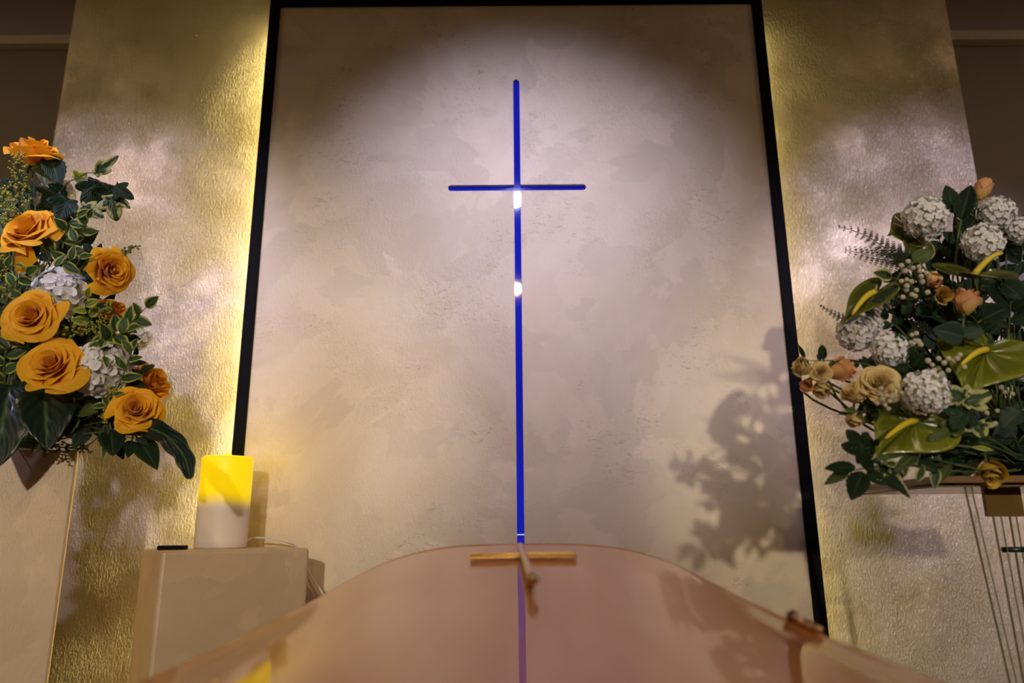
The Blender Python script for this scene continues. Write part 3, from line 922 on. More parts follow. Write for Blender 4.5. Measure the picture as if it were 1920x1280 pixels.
# ---------------- leaves
def leaf_shape(mb, L, W, kind='ovate', fold=0.25, droop=0.3, M=None, seed=0, twist=0.0):
    """leaf from the origin along +Y, upper face +Z"""
    rd = random.Random(seed)
    rv = rd.random()
    if kind == 'ivy':
        NA, NK = 40, 5
        vs_, at_, fs = [(0, L * .18, 0)], [(0.0, .2, rv)], []
        lobes = [(90, 0.86), (90 - 58, 0.62), (90 + 58, 0.62), (90 - 122, 0.34), (90 + 122, 0.34)]
        for k in range(1, NK + 1):
            for a in range(NA):
                th = 360 * a / NA
                rr = 0.22
                for la, ll in lobes:
                    dd = abs((th - la + 180) % 360 - 180)
                    rr = max(rr, ll * max(0, 1 - (dd / 42) ** 1.25 * 0.62) if dd < 50 else 0)
                x = rr * math.cos(R(th)) * (W / 1.05); y = L * .18 + rr * L * 0.95 * math.sin(R(th))
                f = k / NK
                x *= f; y = L * .18 + (y - L * .18) * f
                z = fold * abs(x) * .5 - droop * (y / L) ** 2 * L * .5 + 0.03 * L * math.sin(th * .09 + seed) * f
                vs_.append((x, y, z)); at_.append((max(f * .98, 0.12) if abs(x) > 0.03 * W else 0.0 if y > L * .18 else f, y / L, rv))
        for a in range(NA):
            fs.append((0, 1 + a, 1 + (a + 1) % NA))
        for k in range(NK - 1):
            for a in range(NA):
                a2 = (a + 1) % NA
                fs.append((1 + k * NA + a, 1 + (k + 1) * NA + a, 1 + (k + 1) * NA + a2, 1 + k * NA + a2))
        mb.add(vs_, fs, at_, M)
        return
    NU, NV = (9, 14)
    vs_, at_, fs = [], [], []
    for j in range(NV + 1):
        v = j / NV
        if kind == 'ovate': wv = (math.sin(PI * v ** 0.72)) ** 0.85
        elif kind == 'rose': wv = (math.sin(PI * v ** 0.80)) ** 0.8 * (1.0 + (0.07 if j % 2 else -0.04) * (v > .1))
        elif kind == 'lance': wv = (math.sin(PI * v ** 0.85)) ** 1.25
        elif kind == 'round': wv = (math.sin(PI * v ** 0.95)) ** 0.6
        elif kind == 'strap': wv = min(1, v * 5) ** .7 * (1 - v ** 3) ** .6 * (1 + 0.10 * math.sin(v * 22 + seed))
        else: wv = math.sin(PI * v)
        for i in range(NU):
            u = -1 + 2 * i / (NU - 1)
            x = u * W * .5 * max(wv, 0.0)
            y = v * L
            z = fold * abs(x) - droop * v * v * L + 0.012 * L * math.sin(v * 9 + seed + u * 2) * abs(u)
            y *= (1 - 0.25 * droop * v * v)
            if twist:
                an = twist * v
                x, z = x * math.cos(an) - (fold * abs(x)) * math.sin(an), z + x * math.sin(an)
            vs_.append((x, y, z)); at_.append((abs(u), v, rv))
    for j in range(NV):
        for i in range(NU - 1):
            a = j * NU + i
            fs.append((a, a + 1, a + NU + 1, a + NU))
    mb.add(vs_, fs, at_, M)

def leaf_obj(t, p_world, d, nrm, L, W, kind, mat, seed, fold=.25, droop=.3, name='leaf', twist=0.0, petiole=0.0):
    """leaf child of thing t; p_world its base, d along the blade, nrm the upper face"""
    y = Vector(d).normalized()
    x = y.cross(Vector(nrm)); 
    if x.length < 1e-3: x = y.cross(Vector((0, 0, 1)))
    x.normalize(); z = x.cross(y)
    loc = Vector(p_world) - t.location
    M = Matrix(((x.x, y.x, z.x, loc.x), (x.y, y.y, z.y, loc.y), (x.z, y.z, z.z, loc.z), (0, 0, 0, 1)))
    mb = MB()
    leaf_shape(mb, L, W, kind, fold, droop, None, seed, twist)
    if petiole: mb.tube([(0, -petiole, 0), (0, 0.02 * L, 0)], L * .015, 5, attr=(0, 0, 0))
    o = mb.build(name, mat, t)
    o.rotation_mode = 'QUATERNION'; o.rotation_quaternion = M.to_quaternion(); o.location = loc
    s = o.modifiers.new('thickness', 'SOLIDIFY'); s.thickness = 0.0005
    return o

CAMV = Vector((0, 0, CZ))
def tocam(p): return (CAMV - Vector(p)).normalized()

def single_leaf(name, label, cat, tip, base, Yt, Yb, wpx, kind, mat, root, seed=0, fold=.3, droop=.15, nbias=(0, 0, 0), group=None, twist=0.0):
    b = at(base[0], base[1], Yb); e = at(tip[0], tip[1], Yt)
    t = thing(name, label, cat, b, group)
    L = (e - b).length
    n_ = (tocam(b) + Vector((0, 0, .35)) + Vector(nbias)).normalized()
    d = e - b
    leaf_obj(t, b, d + n_ * L * droop * .7, n_, L * 1.04, pxs(wpx, (Yt + Yb) / 2), kind, mat, seed, fold, droop, 'blade', twist)
    stem_to(t, d, root, 0.0022)
    return t

def sprig(name, label, path, Ys, leaves, mat, root, group=None, stem_r=0.0016, cat='foliage', stem_mat=None, seed=0, lname='leaf', tip_leaf=True, one_mesh=False, fold=.25, droop=.25, spread=55, to_root=True):
    """path: photo points base->tip; leaves = (count, length px, width px, kind)"""
    cnt, lp, wp_, kind = leaves
    rd = random.Random(seed + 100)
    n_ = len(path)
    Yl = [Ys[0] + (Ys[1] - Ys[0]) * i / max(1, n_ - 1) for i in range(n_)]
    P = smooth_path([at(p[0], p[1], y) for p, y in zip(path, Yl)], 8)
    t = thing(name, label, cat, P[0], group)
    mb = MB().tube([p - P[0] for p in P], [stem_r * (1 - .5 * i / len(P)) for i in range(len(P))], 6)
    if to_root:
        p0, b = P[0], Vector(root)
        d0 = (P[1] - P[0]).normalized(); LL = (b - p0).length
        pts = []
        for k in range(9):
            s = k / 8
            c = p0 - d0 * .35 * LL
            pts.append(p0 * (1 - s) ** 2 + c * 2 * s * (1 - s) + b * s * s - p0)
        mb.tube(pts, stem_r * 1.1, 6)
    mb.build('stem', stem_mat or M_stem, t)
    big = MB()
    for i in range(cnt):
        f = (i + .6) / cnt
        last = tip_leaf and i == cnt - 1
        if last: f = 1.0
        k = min(len(P) - 1, int(f * (len(P) - 1)))
        p = P[k]
        tg = (P[min(k + 1, len(P) - 1)] - P[max(k - 1, 0)]).normalized()
        nv = (tocam(p) + Vector((rd.uniform(-.5, .5), rd.uniform(-.3, .3), rd.uniform(-.1, .6)))).normalized()
        side = tg.cross(nv).normalized() * (1 if i % 2 else -1)
        sp2 = R(spread + rd.uniform(-14, 14))
        d = tg if last else tg * math.cos(sp2) + side * math.sin(sp2)
        Lw = pxs(lp, p.y) * rd.uniform(.8, 1.15) * (1 - .25 * f)
        Ww = Lw * wp_ / lp * rd.uniform(.85, 1.1)
        if one_mesh:
            y = d.normalized(); x = y.cross(nv).normalized(); z = x.cross(y); loc = p - P[0]
            M = Matrix(((x.x, y.x, z.x, loc.x), (x.y, y.y, z.y, loc.y), (x.z, y.z, z.z, loc.z), (0, 0, 0, 1)))
            leaf_shape(big, Lw, Ww, kind, fold, droop, M, seed * 31 + i)
        else:
            leaf_obj(t, p, d, nv, Lw, Ww, kind, mat, seed * 31 + i, fold, droop, lname)
    if one_mesh:
        big.build('leaves', mat, t)
    return t

def spike(name, label, path, Ys, root, seed=0, wid=26, mat=None, group=None, n=34, ball=2.3, side_mat=None):
    """goldenrod-like spike: short side twigs tipped with small round buds"""
    rd = random.Random(seed)
    Yl = [Ys[0] + (Ys[1] - Ys[0]) * i / max(1, len(path) - 1) for i in range(len(path))]
    P = smooth_path([at(p[0], p[1], y) for p, y in zip(path, Yl)], 8)
    t = thing(name, label, 'foliage', P[0], group)
    st, bb = MB(), MB()
    st.tube([p - P[0] for p in P], 0.0014, 5)
    p0, b = P[0], Vector(root)
    st.tube([p0 - P[0], (p0 * .5 + b * .5) - P[0] - (P[1] - P[0]) * 2, b - P[0]], 0.0015, 5)
    for i in range(n):
        f = i / (n - 1)
        k = min(len(P) - 1, int(f * (len(P) - 1)))
        p = P[k]
        tg = (P[min(k + 1, len(P) - 1)] - P[max(k - 1, 0)]).normalized()
        a = i * 2.4
        x = tg.cross(Vector((0.2, 1, 0))).normalized(); y = tg.cross(x)
        d = (x * math.cos(a) + y * math.sin(a) + tg * .55).normalized()
        Lw = pxs(wid / 2, p.y) * (1 - .45 * f) * rd.uniform(.8, 1.2)
        e = p + d * Lw
        st.tube([p - P[0], e - P[0]], 0.0007, 4)
        br = pxs(ball, p.y)
        for q in range(5):
            c = e + Vector([rd.uniform(-1, 1) for _ in range(3)]) * br * 1.5 - d * Lw * .12 * q
            bb.ball(c - P[0], br * rd.uniform(.7, 1.05), 5, 4)
    st.build('stem', M_twig, t); bb.build('buds', mat or M_lime, t)
    return t

def fern(name, label, path, Ys, root, width_px, seed=0, pairs=20, taper=0.85):
    Yl = [Ys[0] + (Ys[1] - Ys[0]) * i / max(1, len(path) - 1) for i in range(len(path))]
    P = smooth_path([at(p[0], p[1], y) for p, y in zip(path, Yl)], 12)
    t = thing(name, label, 'fern', P[0])
    rd = random.Random(seed)
    st, lf = MB(), MB()
    st.tube([p - P[0] for p in P], [0.0014 * (1 - .6 * i / len(P)) for i in range(len(P))], 5)
    p0, b = P[0], Vector(root)
    st.tube([Vector((0, 0, 0)), (b - P[0]) * .5 - (P[1] - P[0]), b - P[0]], 0.0015, 5)
    for i in range(pairs):
        f = (i + .5) / pairs
        kf = f * (len(P) - 1); k = int(kf)
        p = P[k].lerp(P[min(k + 1, len(P) - 1)], kf - k)
        tg = (P[min(k + 1, len(P) - 1)] - P[max(k - 1, 0)]).normalized()
        nv = (tocam(p) + Vector((.15, 0, .3))).normalized()
        for sgn in (-1, 1):
            side = tg.cross(nv).normalized() * sgn
            d = (side * .93 + tg * .42).normalized()
            Lw = pxs(width_px / 2, p.y) * ((1 - f) ** taper * .92 + .08) * min(1, .5 + f * 3)
            nb = max(2, int(5 * (1 - f) + 2))
            st.tube([p - P[0], p + d * Lw - P[0]], 0.00045, 4)
            s2 = d.cross(nv).normalized()
            a_ = p - P[0]
            lf.add([a_, a_ + d * Lw * .4 + s2 * Lw * .075, a_ + d * Lw, a_ + d * Lw * .4 - s2 * Lw * .075], [(0, 1, 2, 3)], [(.3, .5, .5)] * 4)
            for q in range(nb):
                g = (q + .7) / nb
                pp = p + d * Lw * g
                ll = Lw * .27 * (1 - g * .6) + 0.0012
                for s3 in (-1, 1):
                    dd = (s2 * s3 * .85 + d * .5).normalized()
                    wv = d * ll * .42
                    a0 = pp - P[0]
                    tip = a0 + dd * ll
                    m1, m2 = a0 + dd * ll * .55 + wv, a0 + dd * ll * .55 - wv
                    lf.add([a0, m1, tip, m2], [(0, 1, 2, 3)], [(.3, .5, .5)] * 4)
    st.build('stem', M_twig, t); lf.build('leaflets', M_fern, t)
    return t

def gyps(label, centers, Y, root, group, seed=0, r=5.2):
    rd = random.Random(seed)
    c0_ = at(centers[0][0], centers[0][1], Y)
    t = thing('gypsophila_sprig', label, 'flower', c0_, group)
    st, bl = MB(), MB()
    cxm = sum(c[0] for c in centers) / len(centers); cym = sum(c[1] for c in centers) / len(centers)
    hub = at(cxm + 18, cym + 34, Y + .05)
    st.tube([hub - c0_, Vector(root) - c0_], 0.0012, 5)
    for (x, y) in centers:
        p = at(x, y, Y + rd.uniform(-.012, .012))
        rr = pxs(r, Y) * rd.uniform(.85, 1.12)
        st.tube([hub - c0_, (hub * .5 + p * .5) + Vector((0, 0, .004)) - c0_, p - c0_], 0.0005, 4)
        # ragged little pompon
        for q in range(26):
            z = 1 - 2 * (q + .5) / 26; ph = q * 2.39996; k = math.sqrt(1 - z * z)
            d = Vector((k * math.cos(ph), k * math.sin(ph), z))
            bl.ball(p + d * rr * .72 - c0_, rr * .34, 4, 3, (0, .9, rd.random()))
        bl.ball(p - c0_, rr * .7, 6, 4, (0, .3, .5))
    st.build('stem', M_stem, t); bl.build('blossoms', M_babys, t)
    return t

# ---------------- anthurium
def anthurium(label, attach, tip, wpx, Yt, Ya, spx, root, mat=None, nb=(0, 0, 0), cup=0.07, spY=None, seed=0, fold=0.0):
    """attach: photo point where the spadix springs; tip: point of the heart; spx: spadix tip"""
    a = at(attach[0], attach[1], Ya); e = at(tip[0], tip[1], Yt)
    t = thing('anthurium', label, 'anthurium', a, 'green anthuriums with yellow spadices')
    y = (e - a).normalized(); L = (e - a).length
    n_ = (tocam(a) + Vector(nb)).normalized()
    x = y.cross(n_).normalized(); z = x.cross(y)
    M = Matrix(((x.x, y.x, z.x, 0), (x.y, y.y, z.y, 0), (x.z, y.z, z.z, 0), (0, 0, 0, 1)))
    W = pxs(wpx, Ya)
    mb = MB()
    NA, NK = 64, 12
    vs_, at_, fs = [(0, 0, 0)], [(0, 0.5, .5)], []
    rd = random.Random(seed)
    for k in range(1, NK + 1):
        f = k / NK
        for q in range(NA):
            s = 2 * PI * q / NA
            hx = 16 * math.sin(s) ** 3 / 32
            hy = -(13 * math.cos(s) - 5 * math.cos(2 * s) - 2 * math.cos(3 * s) - math.cos(4 * s))
            # heart: notch near hy=-5, tip at hy=17; spadix at hy=-2
            hy = (hy + 3.7) / 20.7
            px_, py_ = hx * W * f, hy * L * f
            rr = math.hypot(hx, hy)
            zz = cup * L * (f * f * rr * 1.1) * (1 + .25 * math.sin(3 * s + seed)) + fold * abs(px_) - .16 * L * max(0, hy * f) ** 3
            vs_.append((px_, py_, zz)); at_.append((f * .95 if True else 0, q / NA, .3 + .4 * math.sin(s * 2 + seed) ** 2))
    for q in range(NA):
        fs.append((0, 1 + q, 1 + (q + 1) % NA))
    for k in range(NK - 1):
        for q in range(NA):
            q2 = (q + 1) % NA
            fs.append((1 + k * NA + q, 1 + (k + 1) * NA + q, 1 + (k + 1) * NA + q2, 1 + k * NA + q2))
    mb.add(vs_, fs, at_, M)
    o = mb.build('spathe', mat or M_spathe, t)
    s = o.modifiers.new('thickness', 'SOLIDIFY'); s.thickness = 0.0009
    if spx:
        sp = at(spx[0], spx[1], spY or (Ya - .03)) - a
        base_ = z * 0.004
        pts = [base_ + (sp - base_) * (k / 9) + z * 0.010 * math.sin(PI * k / 9) for k in range(10)]
        MB().tube(pts, [0.0058, 0.0060, 0.0058, 0.0056, 0.0053, 0.005, 0.0046, 0.0041, 0.0035, 0.0018], 12).build('spadix', M_spadix, t)
    stem_to(t, y * -.2 + n_ * .8, root, 0.0026)
    return t

# ------------------------------------------------------------------ LEFT ARRANGEMENT
bx = at(-15, 840, 1.80)
LROOT = Vector((bx.x, 1.80, TT + 0.035))
bowl = thing('flower_bowl', 'low dark bowl under the orange rose arrangement on the tall pedestal', 'bowl', (bx.x, 1.80, TT))
MB().lathe([(0.055, 0.0), (0.085, 0.01), (0.10, 0.045), (0.094, 0.045), (0.08, 0.02), (0.001, 0.015)], 32, cap=False).build('dish', M_black, bowl)
MB().lathe([(0.001, 0.012), (0.078, 0.014), (0.074, 0.05), (0.05, 0.066), (0.001, 0.07)], 24).build('floral_foam', simple('foam_green', (0.02, 0.05, 0.02), 0.95), bowl)
GO = 'orange silk roses in the left arrangement'
LR = [
 (66, 281, 100, 1.62, face(.22, 1.0, .42), 'half', 'topmost orange rose, seen from the side above the lime green spike', .4, 1.0),
 (48, 425, 104, 1.56, face(-.12, .42, .9), 'droop', 'wide open orange rose below the topmost one, with a hanging outer petal', 0.0, 0.9),
 (212, 507, 88, 1.60, face(.75, -.12, .55), 0, 'orange rose in half profile leaning out over the beige wall, above the white hydrangea', .5, 1.15),
 (55, 590, 108, 1.53, face(.05, .12, 1), 1, 'round orange rose facing straight forward, left of the white hydrangea', 2.0, .85),
 (93, 679, 114, 1.52, face(.10, .32, 1), 2, 'largest orange rose, lowest of the three stacked down the left', 1.2, .85),
 (256, 765, 86, 1.56, face(.45, .15, .85), 0, 'orange rose at the lower right, above the long drooping dark leaf', 2.4, 1.0),
 (289, 716, 76, 1.68, face(.9, .35, .25), 'half', 'small orange rose half hidden behind the lower right rose', 1.4, 1.2),
 (210, 580, 72, 1.70, face(.5, .7, .4), 'half', 'orange rose mostly hidden behind pale edged leaves in the middle', 3.0, .9),
]
for (x, y, wd, Y, d, k, lab, rl, sq) in LR:
    rose(x, y, wd, Y, d, ROSE[k], lab, LROOT, group=GO, roll=rl, squash=sq)
GH = 'white hydrangeas in the left arrangement'
hydra(114, 553, 104, 104, 1.61, face(.1, .5, .9), HYD[0], 'white hydrangea between the half profile rose and the round forward facing rose', LROOT, GH)
hydra(190, 693, 108, 106, 1.60, face(.3, .2, .9), HYD[1], 'large white hydrangea right of the lowest stacked orange rose', LROOT, GH)
hydra(108, 366, 74, 60, 1.72, face(.1, .6, .6), HYD[0], 'small white hydrangea peeping out behind ivy below the topmost rose', LROOT, GH)
hydra(255, 632, 42, 60, 1.76, face(.8, .2, .3), HYD[1], 'pale hydrangea at the right rim behind the variegated sprig', LROOT, GH)
# lime spikes
spike('goldenrod_spike', 'tall lime green bud spike standing in front of the topmost orange rose', [(38, 410), (36, 350), (32, 292)], (1.60, 1.55), LROOT, 1, 46, n=44)
spike('goldenrod_spike', 'short lime bud spike at the left edge above the drooping petal rose', [(22, 420), (10, 385), (4, 352)], (1.60, 1.57), LROOT, 2, 36, n=30)
spike('goldenrod_spike', 'small olive bud tip pointing right past the half profile rose', [(205, 500), (225, 480), (252, 462)], (1.64, 1.62), LROOT, 3, 22, n=16, ball=2.6, mat=simple('bud_olive', (0.14, 0.16, 0.02), .5))
spike('goldenrod_spike', 'lime bud spike beneath the middle white hydrangea', [(100, 650), (130, 622), (172, 612)], (1.60, 1.56), LROOT, 4, 42, n=36)
spike('goldenrod_spike', 'lime bud spike hanging below the large white hydrangea', [(195, 790), (205, 755), (212, 730)], (1.60, 1.56), LROOT, 5, 24, n=18)
spike('goldenrod_spike', 'lime buds at the left edge beside the variegated leaves', [(20, 560), (6, 520), (2, 480)], (1.60, 1.56), LROOT, 6, 34, n=26)
spike('goldenrod_spike', 'lime bud spike beside the hidden orange rose', [(180, 625), (195, 590), (206, 570)], (1.62, 1.58), LROOT, 7, 26, n=20)
spike('goldenrod_spike', 'thin dark bud spike lying on the rim of the tall pedestal', [(60, 835), (110, 838), (165, 842)], (1.62, 1.64), LROOT, 8, 26, n=26, mat=simple('bud_brown', (0.08, 0.07, 0.02), .6))
spike('goldenrod_spike', 'lime bud spike low in front of the foliage under the large rose', [(28, 790), (62, 808), (80, 812)], (1.60, 1.60), LROOT, 9, 26, n=20, mat=simple('bud_deep', (0.04, 0.06, 0.01), .6))
# ivy at the top
t = thing('ivy_sprig', 'dark ivy sprig reaching right below the topmost orange rose', 'foliage', at(95, 400, 1.60))
ipath = [at(95, 400, 1.60), at(120, 350, 1.58), at(142, 336, 1.57), at(175, 338, 1.57), at(212, 348, 1.57)]
ip2 = [at(142, 336, 1.57), at(160, 325, 1.57), at(178, 324, 1.57)]
mb = MB().tube([p - t.location for p in smooth_path(ipath)], 0.0012, 6).tube([p - t.location for p in smooth_path(ip2)], 0.0009, 6)
mb.tube([Vector((0, 0, 0)), (LROOT - t.location) * .5 + Vector((.01, 0, .03)), LROOT - t.location], 0.0014, 6)
mb.build('stem', M_twig, t)
IV = [((178, 326), (216, 296), 32, 'ivy', M_varic), ((140, 336), (160, 326), 34, 'ivy', M_limeleaf), ((182, 338), (160, 384), 62, 'ivy', M_dark), ((208, 348), (192, 392), 62, 'ivy', M_dark),
      ((214, 350), (243, 368), 44, 'ivy', M_dark), ((216, 366), (238, 386), 30, 'ivy', M_varic), ((206, 366), (218, 408), 60, 'ivy', M_varic), ((110, 358), (84, 388), 72, 'ivy', M_dark),
      ((128, 372), (112, 408), 66, 'ivy', M_dark), ((150, 388), (188, 404), 46, 'ivy', M_varic), ((116, 346), (100, 366), 40, 'ivy', M_dark)]
for q, (b_, e_, wd, kd, mt) in enumerate(IV):
    b3 = at(b_[0], b_[1], 1.57 + .006 * (q % 3)); e3 = at(e_[0], e_[1], 1.56 + .012 * (q % 4))
    nv = tocam(b3) + Vector((rnd.uniform(-.3, .3), 0, rnd.uniform(0, .5)))
    leaf_obj(t, b3, e3 - b3, nv, (e3 - b3).length * 1.15, pxs(wd, 1.57), kd, mt, q + 5, .3, .15)
# dark leaves under the topmost rose
single_leaf('broad_leaf', 'dark broad leaf hanging right under the topmost orange rose', 'leaf', (112, 345), (92, 292), 1.60, 1.62, 44, 'rose', M_dark, LROOT, 3, group='dark single leaves in the left arrangement')
single_leaf('broad_leaf', 'dark leaf at the rim between the topmost rose and the ivy', 'leaf', (84, 345), (82, 300), 1.61, 1.63, 34, 'rose', M_mid, LROOT, 4, group='dark single leaves in the left arrangement')
GV = 'variegated small leaved sprigs in the left arrangement'
VS = [
 ('upright variegated sprig beside the ivy, right of the wide open rose', [(118, 500), (138, 460), (158, 428), (166, 408)], 8, 30, 20),
 ('curved green leaved sprig hanging beside the wide open rose', [(96, 480), (118, 445), (128, 420), (146, 405)], 7, 36, 22),
 ('variegated sprig above the white hydrangea under the wide open rose', [(60, 520), (95, 505), (125, 490), (150, 482)], 8, 36, 18),
 ('pale edged sprig at the left edge above the round forward facing rose', [(0, 560), (18, 545), (32, 525), (50, 512)], 6, 30, 20),
 ('lime edged sprig at the left edge below the drooping petal', [(0, 520), (8, 506), (14, 500), (28, 497)], 5, 26, 14),
 ('lime leaved tip sprig in front of the middle white hydrangea', [(168, 605), (166, 590), (160, 575), (163, 556)], 6, 26, 18),
 ('variegated sprig reaching far right over the wall', [(190, 640), (222, 618), (250, 600), (274, 576)], 10, 32, 20),
 ('pale edged sprig between the two large white hydrangeas', [(170, 650), (195, 640), (222, 628), (240, 618)], 8, 34, 22),
 ('variegated sprig draped over the large white hydrangea', [(228, 660), (205, 640), (185, 640), (196, 668)], 6, 30, 20),
 ('variegated sprig at the far left of the lowest stacked rose', [(10, 720), (8, 690), (12, 660), (30, 640)], 8, 34, 20),
 ('lime tipped sprig under the round forward facing rose', [(0, 660), (10, 645), (26, 632), (44, 632)], 5, 30, 18),
 ('narrow green sprig right of the large white hydrangea', [(215, 740), (232, 700), (244, 668), (250, 650)], 8, 30, 15),
 ('small variegated sprig above the lower right rose', [(200, 790), (205, 770), (196, 748), (214, 740)], 6, 24, 12),
]
for q, (lab, pth, c, lp, wp_) in enumerate(VS):
    sprig('variegated_sprig', lab, pth, (1.60, 1.55), (max(4, int(c * .85)), lp * 1.25, wp_ * 1.3, 'ovate'), M_limeleaf if q == 5 else M_varie, LROOT, GV, seed=q + 1)
# dark rose foliage
DS = [
 ('dark pointed foliage between wide open rose and half profile rose', [(110, 560), (150, 520), (178, 480)], 6, 46, 26, M_dark),
 ('dark foliage behind the half profile rose', [(170, 600), (185, 560), (188, 520), (170, 476)], 7, 40, 24, M_dark),
 ('dark foliage right of the hidden orange rose', [(200, 680), (235, 640), (254, 604)], 6, 36, 22, M_dark),
 ('dark spiky foliage right of the large white hydrangea', [(215, 740), (240, 700), (252, 670)], 7, 36, 16, M_dark),
 ('dark foliage left of the lower right rose', [(150, 790), (190, 770), (225, 730), (262, 700)], 7, 50, 24, M_dark),
 ('grey green leaf group left of the drooping long leaf', [(120, 800), (170, 800), (210, 812), (255, 822)], 5, 66, 34, M_blueg),
 ('olive broad foliage below the large white hydrangea', [(80, 790), (120, 780), (150, 772)], 5, 60, 44, M_mid),
]
for q, (lab, pth, c, lp, wp_, mt) in enumerate(DS):
    sprig('rose_foliage', lab, pth, (1.66, 1.60), (c, lp, wp_, 'rose'), mt, LROOT, 'rose foliage in the left arrangement', seed=q + 40)
single_leaf('broad_leaf', 'dark broad leaf hanging from the rim, left of the long drooping leaf', 'leaf', (294, 876), (262, 826), 1.56, 1.60, 42, 'ovate', M_dark, LROOT, 12, group='dark single leaves in the left arrangement')
single_leaf('broad_leaf', 'small dark leaf hanging from the rim between two larger ones', 'leaf', (240, 856), (248, 826), 1.57, 1.60, 24, 'ovate', M_dark, LROOT, 13, group='dark single leaves in the left arrangement')
single_leaf('broad_leaf', 'dark leaf hanging nearest the corner of the tall pedestal', 'leaf', (212, 852), (208, 806), 1.57, 1.60, 46, 'rose', M_dark, LROOT, 14, group='dark single leaves in the left arrangement')
single_leaf('broad_leaf', 'narrow green leaf pointing down beside the tall pedestal corner', 'leaf', (192, 860), (200, 828), 1.56, 1.58, 14, 'lance', M_varie, LROOT, 15, group='dark single leaves in the left arrangement')
# long drooping leaf (curved strip)
def strap_leaf(label, pts_px, Ys, wpx, mat, root):
    n_ = len(pts_px)
    P = smooth_path([at(p[0], p[1], Ys[0] + (Ys[1] - Ys[0]) * i / (n_ - 1)) for i, p in enumerate(pts_px)], 8)
    t = thing('long_leaf', label, 'leaf', P[0])
    vs_, at_, fs = [], [], []
    NU = 9
    for i, p in enumerate(P):
        v = i / (len(P) - 1)
        tg = (P[min(i + 1, len(P) - 1)] - P[max(i - 1, 0)]).normalized()
        nv = tocam(p); sd = tg.cross(nv).normalized()
        wv = pxs(wpx / 2, p.y) * min(1, .35 + v * 3) * (1 - v ** 4) ** .5 * (1 + .10 * math.sin(v * 26))
        for k in range(NU):
            u = -1 + 2 * k / (NU - 1)
            vs_.append(p - P[0] + sd * u * wv + nv * (wv * .45 * abs(u) + wv * .10 * math.sin(v * 26 + u * 2))); at_.append((abs(u), v, .5))
    for i in range(len(P) - 1):
        for k in range(NU - 1):
            a = i * NU + k
            fs.append((a, a + 1, a + NU + 1, a + NU))
    o = MB().add(vs_, fs, at_).build('blade', mat, t)
    s = o.modifiers.new('thickness', 'SOLIDIFY'); s.thickness = 0.0007
    stem_to(t, P[1] - P[0], root, 0.0022)
    return t
strap_leaf('long wavy dark leaf drooping down to the right beside the candle lamp', [(225, 806), (268, 802), (305, 812), (335, 840), (350, 868), (356, 898)], (1.60, 1.54), 38, M_gloss, LROOT)
# big glossy leaves at lower left
single_leaf('glossy_leaf', 'big glossy dark leaf with pale midrib, under the lowest stacked rose', 'leaf', (88, 838), (84, 728), 1.54, 1.60, 98, 'ovate', M_gloss, LROOT, 5, fold=.35, group='big glossy dark leaves low in the left arrangement')
single_leaf('glossy_leaf', 'big glossy dark leaf drooping over the front of the tall pedestal at the left edge', 'leaf', (-14, 880), (20, 722), 1.53, 1.60, 110, 'ovate', M_gloss, LROOT, 6, fold=.35, group='big glossy dark leaves low in the left arrangement')
single_leaf('glossy_leaf', 'dark glossy leaf lying behind the two big ones', 'leaf', (125, 812), (100, 742), 1.58, 1.63, 60, 'ovate', M_dark, LROOT, 8, group='big glossy dark leaves low in the left arrangement')

def inside(poly, x, y):
    c = False
    for i in range(len(poly)):
        x1, y1 = poly[i]; x2, y2 = poly[i - 1]
        if (y1 > y) != (y2 > y) and x < (x2 - x1) * (y - y1) / (y2 - y1) + x1: c = not c
    return c
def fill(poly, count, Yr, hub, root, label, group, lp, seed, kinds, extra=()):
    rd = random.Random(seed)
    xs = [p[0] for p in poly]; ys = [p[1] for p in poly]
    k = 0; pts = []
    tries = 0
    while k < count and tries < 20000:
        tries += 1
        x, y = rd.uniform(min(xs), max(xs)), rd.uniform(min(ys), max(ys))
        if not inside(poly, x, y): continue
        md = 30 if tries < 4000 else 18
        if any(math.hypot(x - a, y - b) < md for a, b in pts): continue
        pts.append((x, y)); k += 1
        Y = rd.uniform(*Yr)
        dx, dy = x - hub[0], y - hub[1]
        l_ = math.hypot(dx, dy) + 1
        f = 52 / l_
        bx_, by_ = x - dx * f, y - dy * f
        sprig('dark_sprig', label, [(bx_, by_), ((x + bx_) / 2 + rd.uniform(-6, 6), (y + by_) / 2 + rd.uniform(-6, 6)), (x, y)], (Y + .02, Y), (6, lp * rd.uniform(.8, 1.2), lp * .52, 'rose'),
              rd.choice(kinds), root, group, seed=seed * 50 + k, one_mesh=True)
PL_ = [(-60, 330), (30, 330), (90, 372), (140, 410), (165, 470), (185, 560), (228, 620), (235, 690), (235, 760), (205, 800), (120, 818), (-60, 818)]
fill(PL_, 62, (1.66, 1.84), (0, 790), LROOT, 'dark green foliage sprig filling the shade behind the orange roses', 'dark filler sprigs behind the orange roses', 52, 3, [M_dark, M_dark, M_dark, M_mid])

